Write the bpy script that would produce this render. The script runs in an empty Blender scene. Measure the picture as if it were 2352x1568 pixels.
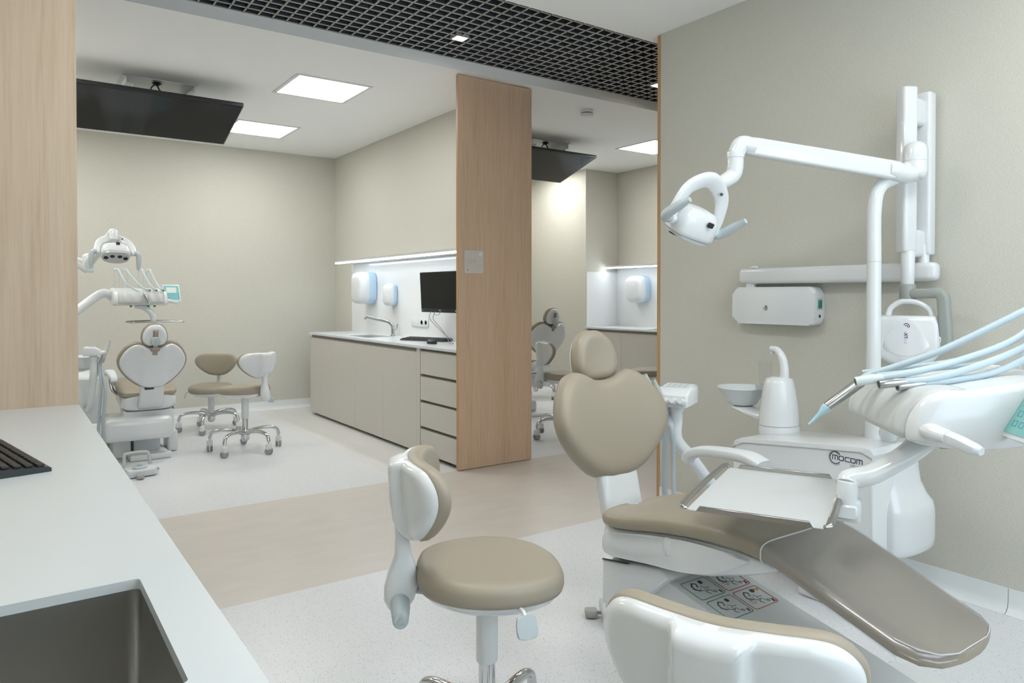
import bpy, bmesh, math, random
from mathutils import Vector, Matrix
R = math.radians
PI = math.pi
SC = bpy.context.scene
COL = SC.collection
random.seed(7)

# ------------------------------------------------------------------ camera
cam_d = bpy.data.cameras.new('camera')
cam = bpy.data.objects.new('camera', cam_d)
COL.objects.link(cam)
cam.location = (0, 0, 1.30)
cam.rotation_euler = (R(90 - .709), 0, R(-35.115))
cam_d.sensor_width = 36
cam_d.lens = 36 * 1660.3 / 2352
cam_d.shift_y = (698.07 - 784) / 2352
cam_d.clip_start = .02
SC.camera = cam

# ------------------------------------------------------------------ world, exposure
SC.view_settings.view_transform = 'Standard'
SC.view_settings.look = 'None'
SC.view_settings.exposure = 0.0
SC.view_settings.gamma = 1
SKY_E = 4.0            # cool fill daylight through the unseen window added behind the camera
w = bpy.data.worlds.new('world')
SC.world = w
w.use_nodes = True
w.node_tree.nodes['Background'].inputs[0].default_value = (.74, .87, 1, 1)
w.node_tree.nodes['Background'].inputs[1].default_value = SKY_E
PANEL_E = 18.5         # radiance of the ceiling light panels
DOWN_E = 60.0          # corridor downlights
LED_E = 22.0           # shelf strips

# ------------------------------------------------------------------ materials
def lin(c):
    return tuple(((v / 12.92) if v <= .04045 else ((v + .055) / 1.055) ** 2.4) for v in c)

def mat(name, col, rough=.5, metal=0, spec=.5, coat=0, emit=None, es=0):
    m = bpy.data.materials.new(name)
    m.use_nodes = True
    b = m.node_tree.nodes['Principled BSDF']
    b.inputs['Base Color'].default_value = (*col, 1)
    b.inputs['Roughness'].default_value = rough
    b.inputs['Metallic'].default_value = metal
    b.inputs['Specular IOR Level'].default_value = spec
    b.inputs['Coat Weight'].default_value = coat
    if emit:
        b.inputs['Emission Color'].default_value = (*emit, 1)
        b.inputs['Emission Strength'].default_value = es
    return m

def N(m, t, **kw):
    n = m.node_tree.nodes.new(t)
    for k, v in kw.items():
        if k in n.inputs:
            n.inputs[k].default_value = v
        else:
            setattr(n, k, v)
    return n

def L(m, a, b):
    m.node_tree.links.new(a, b)

def vary(m, scale, lo, hi, stretch=(1, 1, 1), detail=4, bump=0, bscale=None, thr=(.3, .7)):
    """colour between lo and hi along a noise in object space, with an optional bump"""
    b = m.node_tree.nodes['Principled BSDF']
    tc = N(m, 'ShaderNodeTexCoord')
    mp = N(m, 'ShaderNodeMapping')
    mp.inputs['Scale'].default_value = stretch
    L(m, tc.outputs['Object'], mp.inputs['Vector'])
    nz = N(m, 'ShaderNodeTexNoise')
    nz.inputs['Scale'].default_value = scale
    nz.inputs['Detail'].default_value = detail
    L(m, mp.outputs[0], nz.inputs['Vector'])
    cr = N(m, 'ShaderNodeValToRGB')
    cr.color_ramp.elements[0].position = thr[0]
    cr.color_ramp.elements[1].position = thr[1]
    cr.color_ramp.elements[0].color = (*lo, 1)
    cr.color_ramp.elements[1].color = (*hi, 1)
    L(m, nz.outputs['Fac'], cr.inputs[0])
    L(m, cr.outputs[0], b.inputs['Base Color'])
    if bump:
        n2 = N(m, 'ShaderNodeTexNoise')
        n2.inputs['Scale'].default_value = bscale or scale
        n2.inputs['Detail'].default_value = 3
        L(m, mp.outputs[0], n2.inputs['Vector'])
        bp = N(m, 'ShaderNodeBump')
        bp.inputs['Strength'].default_value = bump
        bp.inputs['Distance'].default_value = .002
        L(m, n2.outputs['Fac'], bp.inputs['Height'])
        L(m, bp.outputs[0], b.inputs['Normal'])
    return m, cr

WHITE = mat('white_plastic', (.72, .745, .755), .17, coat=.2)
WHITE2 = mat('white_satin', (.72, .74, .74), .38)
GREYP = mat('grey_plastic', (.47, .53, .54), .35)
GREYD = mat('mid_grey_plastic', (.30, .32, .32), .4)
HOSE = mat('hose_rubber', (.48, .575, .62), .42)
HOSEG = mat('suction_hose', (.40, .46, .49), .45)
BLACK = mat('black_plastic', (.012, .014, .016), .35)
SCREEN = mat('black_glass', (.005, .006, .007), .14, spec=.25)
CHROME = mat('chrome', (.62, .63, .64), .08, 1)
STEEL = mat('brushed_steel', (.42, .41, .39), .3, 1)
TRAYM = mat('tray_steel', (.74, .77, .78), .42, .45)
HOSEDARK = mat('dark_bore', (.10, .09, .08), .5)
TAUPE = mat('taupe_laminate', (.54, .515, .465), .42)
TAUPED = mat('taupe_profile', (.30, .28, .245), .45)
TOP = mat('white_worktop', (.62, .66, .675), .24)
SPLASH = mat('white_splashback', (.78, .79, .79), .14)
SINKM = mat('sink_steel', (.46, .455, .435), .32, 1)
BEIGE = mat('beige_upholstery', (.335, .293, .226), .46)
vary(BEIGE, 900, (.322, .282, .218), (.343, .301, .233))
CEIL = mat('ceiling_paint', (.90, .905, .895), .8)
WALLA = mat('beige_wallcovering', (.57, .56, .50), .8)
_, _c = vary(WALLA, 260, (.535, .525, .462), (.64, .628, .555), stretch=(.45, .45, 1.6), bump=.35, bscale=420)
COVE = mat('white_cove_base', (.76, .79, .79), .35)
GRIDM = mat('grid_grey', (.44, .43, .42), .5)
GRID_SHADE = mat('grid_web_shade', (.05, .06, .068), .5)  # shade of the unlit cells, painted into the bars' upright sides
PLENUM = mat('dark_plenum', (.018, .022, .026), .8)
LITE = mat('light_diffuser', (.9, .9, .9), .5, emit=(1, .99, .965), es=PANEL_E)
DOWN = mat('downlight_glow', (.9, .9, .9), .5, emit=(1, .97, .92), es=DOWN_E)
LEDM = mat('led_strip_glow', (.9, .9, .9), .5, emit=(.86, .93, 1), es=LED_E)
ALU = mat('aluminium', (.66, .67, .67), .35, .7)
SIGNM = mat('sign_plate', (.62, .58, .53), .4)
SIGNG = mat('sign_engraving', (.44, .42, .39), .5)
SIGNW = mat('sign_emblem_white', (.80, .80, .78), .5)
SIGND = mat('sign_arrow', (.26, .24, .22), .5)
NAVY = mat('logo_navy', (.012, .022, .10), .4)
LOGOG = mat('logo_grey', (.45, .48, .49), .4)
PURPLE = mat('logo_purple', (.16, .012, .17), .4)
LILAC = mat('logo_lilac', (.46, .42, .62), .4)
TEAL = mat('teal_touch_panel', (.22, .50, .49), .3)
TEALD = mat('teal_print', (.10, .33, .38), .4)
LCD = mat('pale_display', (.66, .72, .70), .25)
BLUEP = mat('pale_blue_translucent', (.50, .68, .84), .25)
REDL = mat('label_red', (.55, .06, .05), .5)
GREENL = mat('label_green', (.05, .25, .09), .5)
INK = mat('label_ink', (.03, .03, .03), .5)
ORANGE = mat('warning_orange', (.75, .30, .02), .5)
YELLOW = mat('yellow_tab', (.75, .45, .02), .5)
GREENS = mat('green_switch', (.02, .20, .10), .4)
BLUES = mat('blue_tip', (.40, .60, .66), .35)
FILMW = mat('lamp_lens', (.55, .56, .58), .08)
BROWNM = mat('bronze_bracket', (.34, .29, .24), .35, .5)

def wood_mat(name, lo, mid, hi):
    m = mat(name, mid, .42)
    b = m.node_tree.nodes['Principled BSDF']
    tc = N(m, 'ShaderNodeTexCoord')
    mp = N(m, 'ShaderNodeMapping')
    mp.inputs['Scale'].default_value = (1, 1, .035)
    L(m, tc.outputs['Object'], mp.inputs['Vector'])
    nz = N(m, 'ShaderNodeTexNoise')
    nz.inputs['Scale'].default_value = 95
    nz.inputs['Detail'].default_value = 6
    nz.inputs['Roughness'].default_value = .65
    L(m, mp.outputs[0], nz.inputs['Vector'])
    n2 = N(m, 'ShaderNodeTexNoise')
    n2.inputs['Scale'].default_value = 9
    n2.inputs['Detail'].default_value = 3
    L(m, mp.outputs[0], n2.inputs['Vector'])
    mx = N(m, 'ShaderNodeMath', operation='ADD')
    mu = N(m, 'ShaderNodeMath', operation='MULTIPLY')
    mu.inputs[1].default_value = .55
    L(m, n2.outputs['Fac'], mu.inputs[0])
    L(m, nz.outputs['Fac'], mx.inputs[0])
    L(m, mu.outputs[0], mx.inputs[1])
    cr = N(m, 'ShaderNodeValToRGB')
    e = cr.color_ramp.elements
    e[0].position = .52; e[0].color = (*lo, 1)
    e[1].position = .98; e[1].color = (*hi, 1)
    k = e.new(.72); k.color = (*mid, 1)
    L(m, mx.outputs[0], cr.inputs[0])
    L(m, cr.outputs[0], b.inputs['Base Color'])
    return m
WOOD = wood_mat('oak_veneer', (.49, .335, .215), (.59, .42, .285), (.66, .49, .345))
OAKL = wood_mat('pale_oak_veneer', (.43, .325, .225), (.50, .388, .28), (.55, .445, .335))
WOODE = mat('oak_edge', (.46, .27, .12), .5)
vary(WOODE, 40, (.40, .23, .10), (.52, .32, .15), stretch=(1, 1, .05))

def speckle_mat(name, base, s1, s2):
    m = mat(name, base, .33)
    b = m.node_tree.nodes['Principled BSDF']
    tc = N(m, 'ShaderNodeTexCoord')
    prev = None
    for sc, th, colr, off in ((150, .135, s1, 0), (110, .10, s2, 7.3), (330, .16, tuple(.72 * c for c in base), 3.1)):
        mp = N(m, 'ShaderNodeMapping')
        mp.inputs['Location'].default_value = (off, off, 0)
        mp.inputs['Rotation'].default_value = (0, 0, off)
        mp.inputs['Scale'].default_value = (1, .62, 1)
        L(m, tc.outputs['Object'], mp.inputs['Vector'])
        v = N(m, 'ShaderNodeTexVoronoi')
        v.inputs['Scale'].default_value = sc
        L(m, mp.outputs[0], v.inputs['Vector'])
        # only some of the cells carry a chip
        sp = N(m, 'ShaderNodeSeparateColor')
        L(m, v.outputs['Color'], sp.inputs[0])
        sel = N(m, 'ShaderNodeMath', operation='GREATER_THAN')
        sel.inputs[1].default_value = .55
        L(m, sp.outputs[0], sel.inputs[0])
        lt = N(m, 'ShaderNodeMath', operation='LESS_THAN')
        lt.inputs[1].default_value = th * 1.6
        L(m, v.outputs['Distance'], lt.inputs[0])
        ml = N(m, 'ShaderNodeMath', operation='MULTIPLY')
        L(m, sel.outputs[0], ml.inputs[0])
        L(m, lt.outputs[0], ml.inputs[1])
        mx = N(m, 'ShaderNodeMix', data_type='RGBA')
        L(m, ml.outputs[0], mx.inputs[0])
        if prev is None:
            mx.inputs[6].default_value = (*base, 1)
        else:
            L(m, prev, mx.inputs[6])
        mx.inputs[7].default_value = (*colr, 1)
        prev = mx.outputs[2]
    L(m, prev, b.inputs['Base Color'])
    return m
VINYL = speckle_mat('speckled_vinyl', (.70, .715, .73), (.40, .36, .33), (.42, .46, .54))
VINYLW = speckle_mat('speckled_vinyl_warm', (.70, .695, .675), (.42, .38, .34), (.46, .48, .52))
CORR = mat('beige_corridor_vinyl', (.52, .47, .41), .36)
vary(CORR, 7, (.585, .54, .485), (.63, .585, .53), stretch=(.6, 1.4, 1), detail=9, thr=(.25, .75))

FILM = bpy.data.materials.new('clear_plastic_cover')
FILM.use_nodes = True
_n = FILM.node_tree.nodes
_n.remove(_n['Principled BSDF'])
_o = _n['Material Output']
_t = N(FILM, 'ShaderNodeBsdfTransparent'); _t.inputs[0].default_value = (.93, .935, .965, 1)
_d = N(FILM, 'ShaderNodeBsdfGlossy'); _d.inputs[0].default_value = (.9, .9, .92, 1); _d.inputs[1].default_value = .22
_w = N(FILM, 'ShaderNodeLayerWeight'); _w.inputs[0].default_value = .3
_k = N(FILM, 'ShaderNodeMath', operation='MULTIPLY_ADD'); _k.inputs[1].default_value = .16; _k.inputs[2].default_value = .09
L(FILM, _w.outputs['Facing'], _k.inputs[0])
_m = N(FILM, 'ShaderNodeMixShader')
L(FILM, _k.outputs[0], _m.inputs[0])
L(FILM, _t.outputs[0], _m.inputs[1]); L(FILM, _d.outputs[0], _m.inputs[2]); L(FILM, _m.outputs[0], _o.inputs[0])

GLASS = bpy.data.materials.new('clear_glass')
GLASS.use_nodes = True
_n = GLASS.node_tree.nodes
_n.remove(_n['Principled BSDF'])
_t = N(GLASS, 'ShaderNodeBsdfTransparent'); _t.inputs[0].default_value = (.985, .99, .99, 1)
_g = N(GLASS, 'ShaderNodeBsdfGlossy'); _g.inputs[1].default_value = .05
_f0 = N(GLASS, 'ShaderNodeLayerWeight'); _f0.inputs[0].default_value = .25
_f = N(GLASS, 'ShaderNodeMath', operation='MULTIPLY'); _f.inputs[1].default_value = .16
L(GLASS, _f0.outputs['Facing'], _f.inputs[0])
_m = N(GLASS, 'ShaderNodeMixShader')
L(GLASS, _f.outputs[0], _m.inputs[0]); L(GLASS, _t.outputs[0], _m.inputs[1]); L(GLASS, _g.outputs[0], _m.inputs[2])
L(GLASS, _m.outputs[0], _n['Material Output'].inputs[0])

# ------------------------------------------------------------------ mesh helpers
def crom(pts, n, closed=False):
    """Catmull-Rom resampling of 2-D or 3-D points"""
    P = [Vector(p) for p in pts]
    out = []
    m = len(P)
    segs = m if closed else m - 1
    for i in range(segs):
        if closed:
            p0, p1, p2, p3 = P[(i - 1) % m], P[i], P[(i + 1) % m], P[(i + 2) % m]
        else:
            p1, p2 = P[i], P[i + 1]
            p0 = P[i - 1] if i else p1 * 2 - p2
            p3 = P[i + 2] if i + 2 < m else p2 * 2 - p1
        for k in range(n):
            t = k / n
            out.append(.5 * ((2 * p1) + (p2 - p0) * t + (2 * p0 - 5 * p1 + 4 * p2 - p3) * t * t
                             + (3 * p1 - p0 - 3 * p2 + p3) * t ** 3))
    if not closed:
        out.append(P[-1].copy())
    return out

def lerp(a, b, t):
    return a + (b - a) * t

def interp(tab, x):
    """piecewise-linear lookup with smoothing by cosine"""
    if x <= tab[0][0]:
        return tab[0][1:]
    for a, b in zip(tab, tab[1:]):
        if x <= b[0]:
            t = (x - a[0]) / (b[0] - a[0])
            return tuple(lerp(p, q, t) for p, q in zip(a[1:], b[1:]))
    return tab[-1][1:]

class B:
    def __init__(s):
        s.bm = bmesh.new()
    def add(s, bm, M=None):
        if M is not None:
            bm.transform(M)
        me = bpy.data.meshes.new('tmp')
        bm.to_mesh(me)
        bm.free()
        s.bm.from_mesh(me)
        bpy.data.meshes.remove(me)
        return s
    def box(s, lo, hi, bev=0, seg=2, M=None):
        bm = bmesh.new()
        bmesh.ops.create_cube(bm, size=1)
        for v in bm.verts:
            for i in range(3):
                v.co[i] = lo[i] + (v.co[i] + .5) * (hi[i] - lo[i])
        if bev:
            bmesh.ops.bevel(bm, geom=bm.edges[:], offset=bev, segments=seg, profile=.5, affect='EDGES')
        return s.add(bm, M)
    def prism(s, pts, z0, z1, bev=0, seg=2, M=None):
        bm = bmesh.new()
        a = [bm.verts.new((p[0], p[1], z0)) for p in pts]
        b = [bm.verts.new((p[0], p[1], z1)) for p in pts]
        n = len(pts)
        fb = bm.faces.new(a[::-1])
        ft = bm.faces.new(b)
        for i in range(n):
            bm.faces.new((a[i], a[(i + 1) % n], b[(i + 1) % n], b[i]))
        if bev:
            ed = list(set(fb.edges[:] + ft.edges[:]))
            bmesh.ops.bevel(bm, geom=ed, offset=bev, segments=seg, profile=.5, affect='EDGES')
        return s.add(bm, M)
    def loft(s, rings, cap=True, closed=True, M=None, tip0=None, tip1=None):
        bm = bmesh.new()
        vs = [[bm.verts.new(p) for p in r] for r in rings]
        n = len(vs[0])
        for a, b in zip(vs, vs[1:]):
            for i in range(n if closed else n - 1):
                j = (i + 1) % n
                bm.faces.new((a[i], a[j], b[j], b[i]))
        if tip0 is not None:
            c = bm.verts.new(tip0)
            for i in range(n):
                bm.faces.new((c, vs[0][(i + 1) % n], vs[0][i]))
        elif cap:
            bm.faces.new(vs[0][::-1])
        if tip1 is not None:
            c = bm.verts.new(tip1)
            for i in range(n):
                bm.faces.new((c, vs[-1][i], vs[-1][(i + 1) % n]))
        elif cap:
            bm.faces.new(vs[-1])
        return s.add(bm, M)
    def lathe(s, prof, n=32, M=None, sx=1, sy=1, cap=True):
        rings = [[(r * sx * math.cos(2 * PI * i / n), r * sy * math.sin(2 * PI * i / n), z) for i in range(n)] for r, z in prof]
        return s.loft(rings, cap, M=M)
    def cyl(s, p0, p1, r0, r1=None, n=24, bev=0):
        p0, p1 = Vector(p0), Vector(p1)
        d = p1 - p0
        h = d.length
        r1 = r0 if r1 is None else r1
        q = d.to_track_quat('Z', 'Y').to_matrix().to_4x4()
        q.translation = p0
        if bev:
            prof = [(r0 - bev, 0), (r0 - bev * .3, bev * .3), (r0, bev), (r1, h - bev), (r1 - bev * .3, h - bev * .3), (r1 - bev, h)]
        else:
            prof = [(r0, 0), (r1, h)]
        return s.lathe(prof, n, q)
    def tube(s, pts, r, n=10, sub=6, up=None, ry=None, smooth=True, power=1, M=None):
        """round or flattened tube; r (and ry) a number or one per control point; up fixes the ry side"""
        k = len(pts)
        rs = [r] * k if not isinstance(r, (list, tuple)) else list(r)
        rys = rs if ry is None else ([ry] * k if not isinstance(ry, (list, tuple)) else list(ry))
        P = [Vector((*p, a, b)) if False else (Vector(p), a, b) for p, a, b in zip(pts, rs, rys)]
        if smooth and k > 2:
            C = crom([p for p, a, b in P], sub)
            ra, rb = [], []
            for i in range(k - 1):
                for j in range(sub):
                    t = j / sub
                    ra.append(lerp(rs[i], rs[i + 1], t)); rb.append(lerp(rys[i], rys[i + 1], t))
            ra.append(rs[-1]); rb.append(rys[-1])
        else:
            C, ra, rb = [p for p, a, b in P], rs, rys
        rings = []
        nrm = None
        for i, c in enumerate(C):
            t = (C[min(i + 1, len(C) - 1)] - C[max(i - 1, 0)]).normalized()
            if up is not None:
                u = Vector(up)
                a = t.cross(u)
                if a.length < 1e-4:
                    a = t.orthogonal()
                a.normalize()
                bvec = a.cross(t).normalized()
            else:
                if nrm is None:
                    nrm = t.orthogonal().normalized()
                nrm = (nrm - t * nrm.dot(t)).normalized()
                a, bvec = nrm, t.cross(nrm)
            ring = []
            for q in range(n):
                an = 2 * PI * q / n
                ca, sa = math.cos(an), math.sin(an)
                if power != 1:
                    ca = math.copysign(abs(ca) ** power, ca); sa = math.copysign(abs(sa) ** power, sa)
                ring.append(c + a * ca * ra[i] + bvec * sa * rb[i])
            rings.append(ring)
        return s.loft(rings, M=M)
    def pad(s, outline, prof, warp=None, sub=6, crown=0, bot=True, M=None):
        """cushion-like solid from a closed outline: prof = (inset, height) rings from below to the top"""
        o = crom([(p[0], p[1]) for p in outline], sub, True)
        c = sum(o, Vector((0, 0))) / len(o)
        def ring(ins, z):
            rr = []
            for p in o:
                d = p - c
                q = c + d * max(.02, 1 - ins / max(d.length, 1e-6))
                rr.append(Vector((q.x, q.y, z)))
            return rr
        rings = [ring(i, z) for i, z in prof]
        def inner(last, z, cr):
            res = []
            for sc in (.85, .65, .45, .25, .1):
                res.append([Vector((c.x + (p.x - c.x) * sc, c.y + (p.y - c.y) * sc, z + cr * (1 - sc * sc))) for p in last])
            return res
        top = inner(rings[-1], prof[-1][1], crown)
        botr = inner(rings[0], prof[0][1], 0)[::-1]
        allr = botr + rings + top
        t0 = Vector((c.x, c.y, prof[0][1])); t1 = Vector((c.x, c.y, prof[-1][1] + crown))
        if warp:
            allr = [[warp(p) for p in r_] for r_ in allr]
            t0, t1 = warp(t0), warp(t1)
        return s.loft(allr, tip0=t0, tip1=t1, M=M)
    def build(s, name, m, parent=None, ang=38, M=None, flat=False):
        if M is not None:
            s.bm.transform(M)
        bmesh.ops.recalc_face_normals(s.bm, faces=s.bm.faces[:])
        for e in s.bm.edges:
            if len(e.link_faces) == 2 and e.calc_face_angle(0) > R(ang):
                e.smooth = False
        for f in s.bm.faces:
            f.smooth = not flat
        me = bpy.data.meshes.new(name)
        s.bm.to_mesh(me)
        s.bm.free()
        for mm in (m if isinstance(m, (list, tuple)) else [m]):
            me.materials.append(mm)
        o = bpy.data.objects.new(name, me)
        COL.objects.link(o)
        if parent:
            o.parent = parent
        return o

def box(name, lo, hi, m, parent=None, bev=0, seg=2):
    return B().box(lo, hi, bev, seg).build(name, m, parent)

def tag(o, label, cat, group=None):
    o['label'] = label
    o['category'] = cat
    if group:
        o['group'] = group
    return o

def struct(o):
    o['kind'] = 'structure'
    return o

def thing(name, label, cat, loc=(0, 0, 0), rz=0, group=None):
    o = bpy.data.objects.new(name, None)
    o.empty_display_size = .1
    COL.objects.link(o)
    o.location = loc
    o.rotation_euler = (0, 0, rz)
    return tag(o, label, cat, group)

def dup(o, label, loc, rz, group=None, name=None):
    """a copy of a thing with copies of its parts and sub-parts (mesh data shared)"""
    r = o.copy()
    COL.objects.link(r)
    r.location = loc
    r.rotation_euler = (0, 0, rz)
    r['label'] = label
    if group:
        r['group'] = group
    for c in list(o.children):
        k = c.copy(); COL.objects.link(k); k.parent = r
        for g in list(c.children):
            h = g.copy(); COL.objects.link(h); h.parent = k
    return r

def text_mesh(name, txt, size, m, parent, M, ext=.0006, space=1.0, bold=0):
    cu = bpy.data.curves.new('t', 'FONT')
    cu.body = txt
    cu.size = size
    cu.extrude = ext
    cu.space_character = space
    cu.offset = bold
    ob = bpy.data.objects.new('t', cu)
    COL.objects.link(ob)
    dg = bpy.context.evaluated_depsgraph_get()
    me = bpy.data.meshes.new_from_object(ob.evaluated_get(dg))
    bpy.data.objects.remove(ob)
    me.transform(M)
    me.materials.clear()
    me.materials.append(m)
    o = bpy.data.objects.new(name, me)
    COL.objects.link(o)
    if parent:
        o.parent = parent
    return o

def frame(o, x, y, z=None):
    x = Vector(x).normalized(); y = Vector(y)
    z = x.cross(y).normalized() if z is None else Vector(z).normalized()
    y = z.cross(x).normalized()
    M = Matrix((x, y, z)).transposed().to_4x4()
    M.translation = Vector(o)
    return M

def rrect(w_, h_, r, n=5, cx=0, cy=0):
    pts = []
    for sx, sy, a0 in ((1, 1, 0), (-1, 1, 90), (-1, -1, 180), (1, -1, 270)):
        for k in range(n + 1):
            a = R(a0 + 90 * k / n)
            pts.append((cx + sx * (w_ / 2 - r) + r * math.cos(a), cy + sy * (h_ / 2 - r) + r * math.sin(a)))
    return pts

# ================================================================== the setting
ZC = 2.925
YN, YF = 3.13, 4.60          # the corridor's two floor seams
fl = B()
fl.box((-.40, -.82, -.06), (3.56, YN, 0))
f1 = fl.build('floor', VINYL); struct(f1)
struct(box('floor', (-2.6, YN, -.06), (9.6, YF, 0), CORR))
struct(box('floor', (-.52, YF, -.06), (2.27, 8.42, 0), VINYL))
struct(box('floor', (2.27, YF, -.06), (3.45, 8.42, 0), VINYLW))
struct(box('floor', (3.45, YF, -.06), (6.95, 8.42, 0), VINYL))
struct(box('ceiling', (-2.6, -.82, ZC), (9.6, 3.30, 3.42), CEIL))
struct(box('ceiling', (-2.6, 4.51, ZC), (9.6, 8.42, 3.42), CEIL))
struct(box('ceiling', (-2.6, 3.30, 3.38), (9.6, 4.51, 3.42), PLENUM))
# open-cell grid over the corridor
g, gw = B(), B()
P_ = .0857
for k in range(16):
    y = 3.312 + k * .0795
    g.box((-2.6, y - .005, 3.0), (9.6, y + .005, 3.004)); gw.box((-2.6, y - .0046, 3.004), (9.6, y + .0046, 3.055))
for k in range(142):
    x = -2.58 + k * P_
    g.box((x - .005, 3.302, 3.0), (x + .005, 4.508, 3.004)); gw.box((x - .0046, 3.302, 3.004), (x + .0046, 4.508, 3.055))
struct(g.build('ceiling_grid', GRIDM, flat=True))
struct(gw.build('ceiling_grid', GRID_SHADE, flat=True))
# the black slab sides above the grid
struct(box('trim_5', (-2.6, 4.500, 3.05), (9.6, 4.509, 3.38), PLENUM))
struct(box('trim_6', (-2.6, 3.301, 3.05), (9.6, 3.310, 3.38), PLENUM))

struct(box('wall_right', (3.36, -.82, 0), (3.56, 3.165, ZC), WALLA))
struct(box('wall_left', (-.40, -.82, 0), (-.28, 3.13, ZC), WALLA))
wn = B().box((-.28, -.82, 0), (3.36, -.70, .95)).box((-.28, -.82, 2.45), (3.36, -.70, ZC))
wn.box((-.28, -.82, .95), (.45, -.70, 2.45)).box((3.15, -.82, .95), (3.36, -.70, 2.45))
struct(wn.build('wall_near', WALLA))
wf = B().box((.45, -.80, .95), (3.15, -.74, 1.0)).box((.45, -.80, 2.40), (3.15, -.74, 2.45))  # unseen window, added to let cool fill light into the front room
for x in (.45, 1.335, 2.215, 3.10):
    wf.box((x, -.80, 1.0), (x + .05, -.74, 2.40))
struct(wf.build('added_window_1', WHITE2))
struct(box('added_window_1', (.50, -.772, 1.0), (3.10, -.768, 2.40), GLASS))
struct(box('wall_back', (-.40, 8.28, 0), (6.15, 8.42, ZC), WALLA))
struct(box('wall_partition', (3.24, 4.72, 0), (3.45, 8.28, ZC), WALLA))
struct(box('wall_partition', (3.24, 4.605, 0), (3.40, 4.72, ZC), WALLA))
struct(box('wall_west', (-.52, 4.60, 0), (-.40, 8.28, ZC), WALLA))
struct(box('wall_alcove', (6.15, 7.09, 0), (6.95, 8.42, ZC), WALLA))
struct(box('wall_alcove', (6.70, 4.60, 0), (6.95, 7.09, ZC), WALLA))
struct(box('wall_corridor', (-2.6, 4.60, 0), (-.52, 4.72, ZC), WALLA))
struct(box('wall_corridor', (6.95, 4.60, 0), (9.6, 4.72, ZC), WALLA))
struct(box('wall_corridor', (4.02, 3.03, 0), (9.6, 3.165, ZC), WALLA))
struct(box('wall_corridor', (-2.6, 3.01, 0), (-.40, 3.13, ZC), WALLA))
struct(box('wall_corridor', (-2.72, 3.01, 0), (-2.6, 4.72, 3.4), WALLA))
struct(box('wall_corridor', (9.6, 3.01, 0), (9.72, 4.72, 3.4), WALLA))

# oak boards that close the partition ends towards the corridor
p = B().box((2.735, 4.58, .004), (3.41, 4.605, 2.918), .001, 1).build('wall_panel', WOOD); struct(p)
e = B().box((2.7345, 4.5795, .004), (2.737, 4.605, 2.918)).build('trim_1', WOODE); struct(e)
p = B().box((-.60, 3.131, .004), (.226, 3.156, 2.918), .001, 1).build('wall_panel', OAKL); struct(p)
p = B().box((3.36, 3.166, .004), (4.02, 3.194, 2.918), .001, 1).build('wall_panel', WOODE); struct(p)

# cove bases
def cove(name, p0, p1, nrm, h=.10):
    p0, p1, nrm = Vector((*p0, 0)), Vector((*p1, 0)), Vector((*nrm, 0)).normalized()
    prof = [(0, h), (.004, h), (.005, .045), (.010, .026), (.022, .010), (.040, .003), (.040, 0), (0, 0)]
    r = [[p + nrm * a + Vector((0, 0, z)) for a, z in prof] for p in (p0, p1)]
    return struct(B().loft(r).build(name, COVE))
cove('baseboard_right', (3.36, -.70), (3.36, 1.2385), (-1, 0))
cove('baseboard_right', (3.36, 1.2415), (3.36, 3.165), (-1, 0))
cove('baseboard_back', (-.40, 8.28), (3.24, 8.28), (0, -1))
cove('baseboard_back', (3.45, 8.28), (6.15, 8.28), (0, -1))
cove('baseboard_partition', (3.24, 7.77), (3.24, 8.28), (-1, 0))
cove('baseboard_alcove', (6.15, 7.10), (6.15, 8.28), (-1, 0))

# ================================================================== ceiling fittings
def ceiling_light(label, x, y, group):
    t = thing('ceiling_light', label, 'ceiling light', (x, y, ZC), 0, group)
    f = B()
    for lo, hi in (((-.30, -.30), (.30, -.272)), ((-.30, .272), (.30, .30)), ((-.30, -.272), (-.272, .272)), ((.272, -.272), (.30, .272))):
        f.box((*lo, -.006), (*hi, .0), .001, 1)
    f.build('frame', WHITE2, t)
    B().box((-.272, -.272, -.004), (.272, .272, -.001)).build('diffuser', LITE, t)
    return t
GL = 'square ceiling light panels'
ceiling_light('bright square ceiling panel between the oak board and the black television', 2.07, 5.55, GL)
ceiling_light('farther square ceiling panel half hidden by the black television edge', 2.07, 7.23, GL)
ceiling_light('square ceiling panel in the right-hand room, cut off by the oak edge', 5.86, 5.62, GL)
ceiling_light('square ceiling panel over the rear of the right-hand room', 5.62, 7.5, GL)
ceiling_light('added square fill panel over the rear of the right-hand room, partition side', 3.95, 7.35, GL)  # extra panel out of view, added to brighten this room
ceiling_light('added square fill panel in room A04 behind the television, nearer the corridor', -.08, 5.55, GL)  # hidden pair, added to even out the light in A04
ceiling_light('added square fill panel in room A04 behind the television, over the back wall', -.08, 7.23, GL)  # second of the added hidden pair
ceiling_light('square ceiling panel in the front room above its stool', .92, 2.15, GL)
ceiling_light('square ceiling panel in the front room above its sink', .92, .45, GL)
ceiling_light('added square fill panel in the front room above the chair foot end', 2.53, .45, GL)  # extra unseen panel, added to soften the tray's shadow on the seat
for i, (x, lb) in enumerate(((2.482, 'small square downlight in the dark ceiling grid above the oak board'),
                             (4.345, 'small square downlight in the dark ceiling grid beside the wall edge'))):
    t = thing('downlight', lb, 'downlight', (x, 4.130, 3.0), 0, 'corridor downlights')
    f = B()
    for lo, hi in (((-.048, -.044), (.048, -.036)), ((-.048, .036), (.048, .044)), ((-.048, -.036), (-.040, .036)), ((.040, -.036), (.048, .036))):
        f.box((*lo, -.004), (*hi, .03))
    f.build('frame', GRIDM, t)
    B().box((-.040, -.036, -.002), (.040, .036, .004)).build('lens', DOWN, t)
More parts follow.
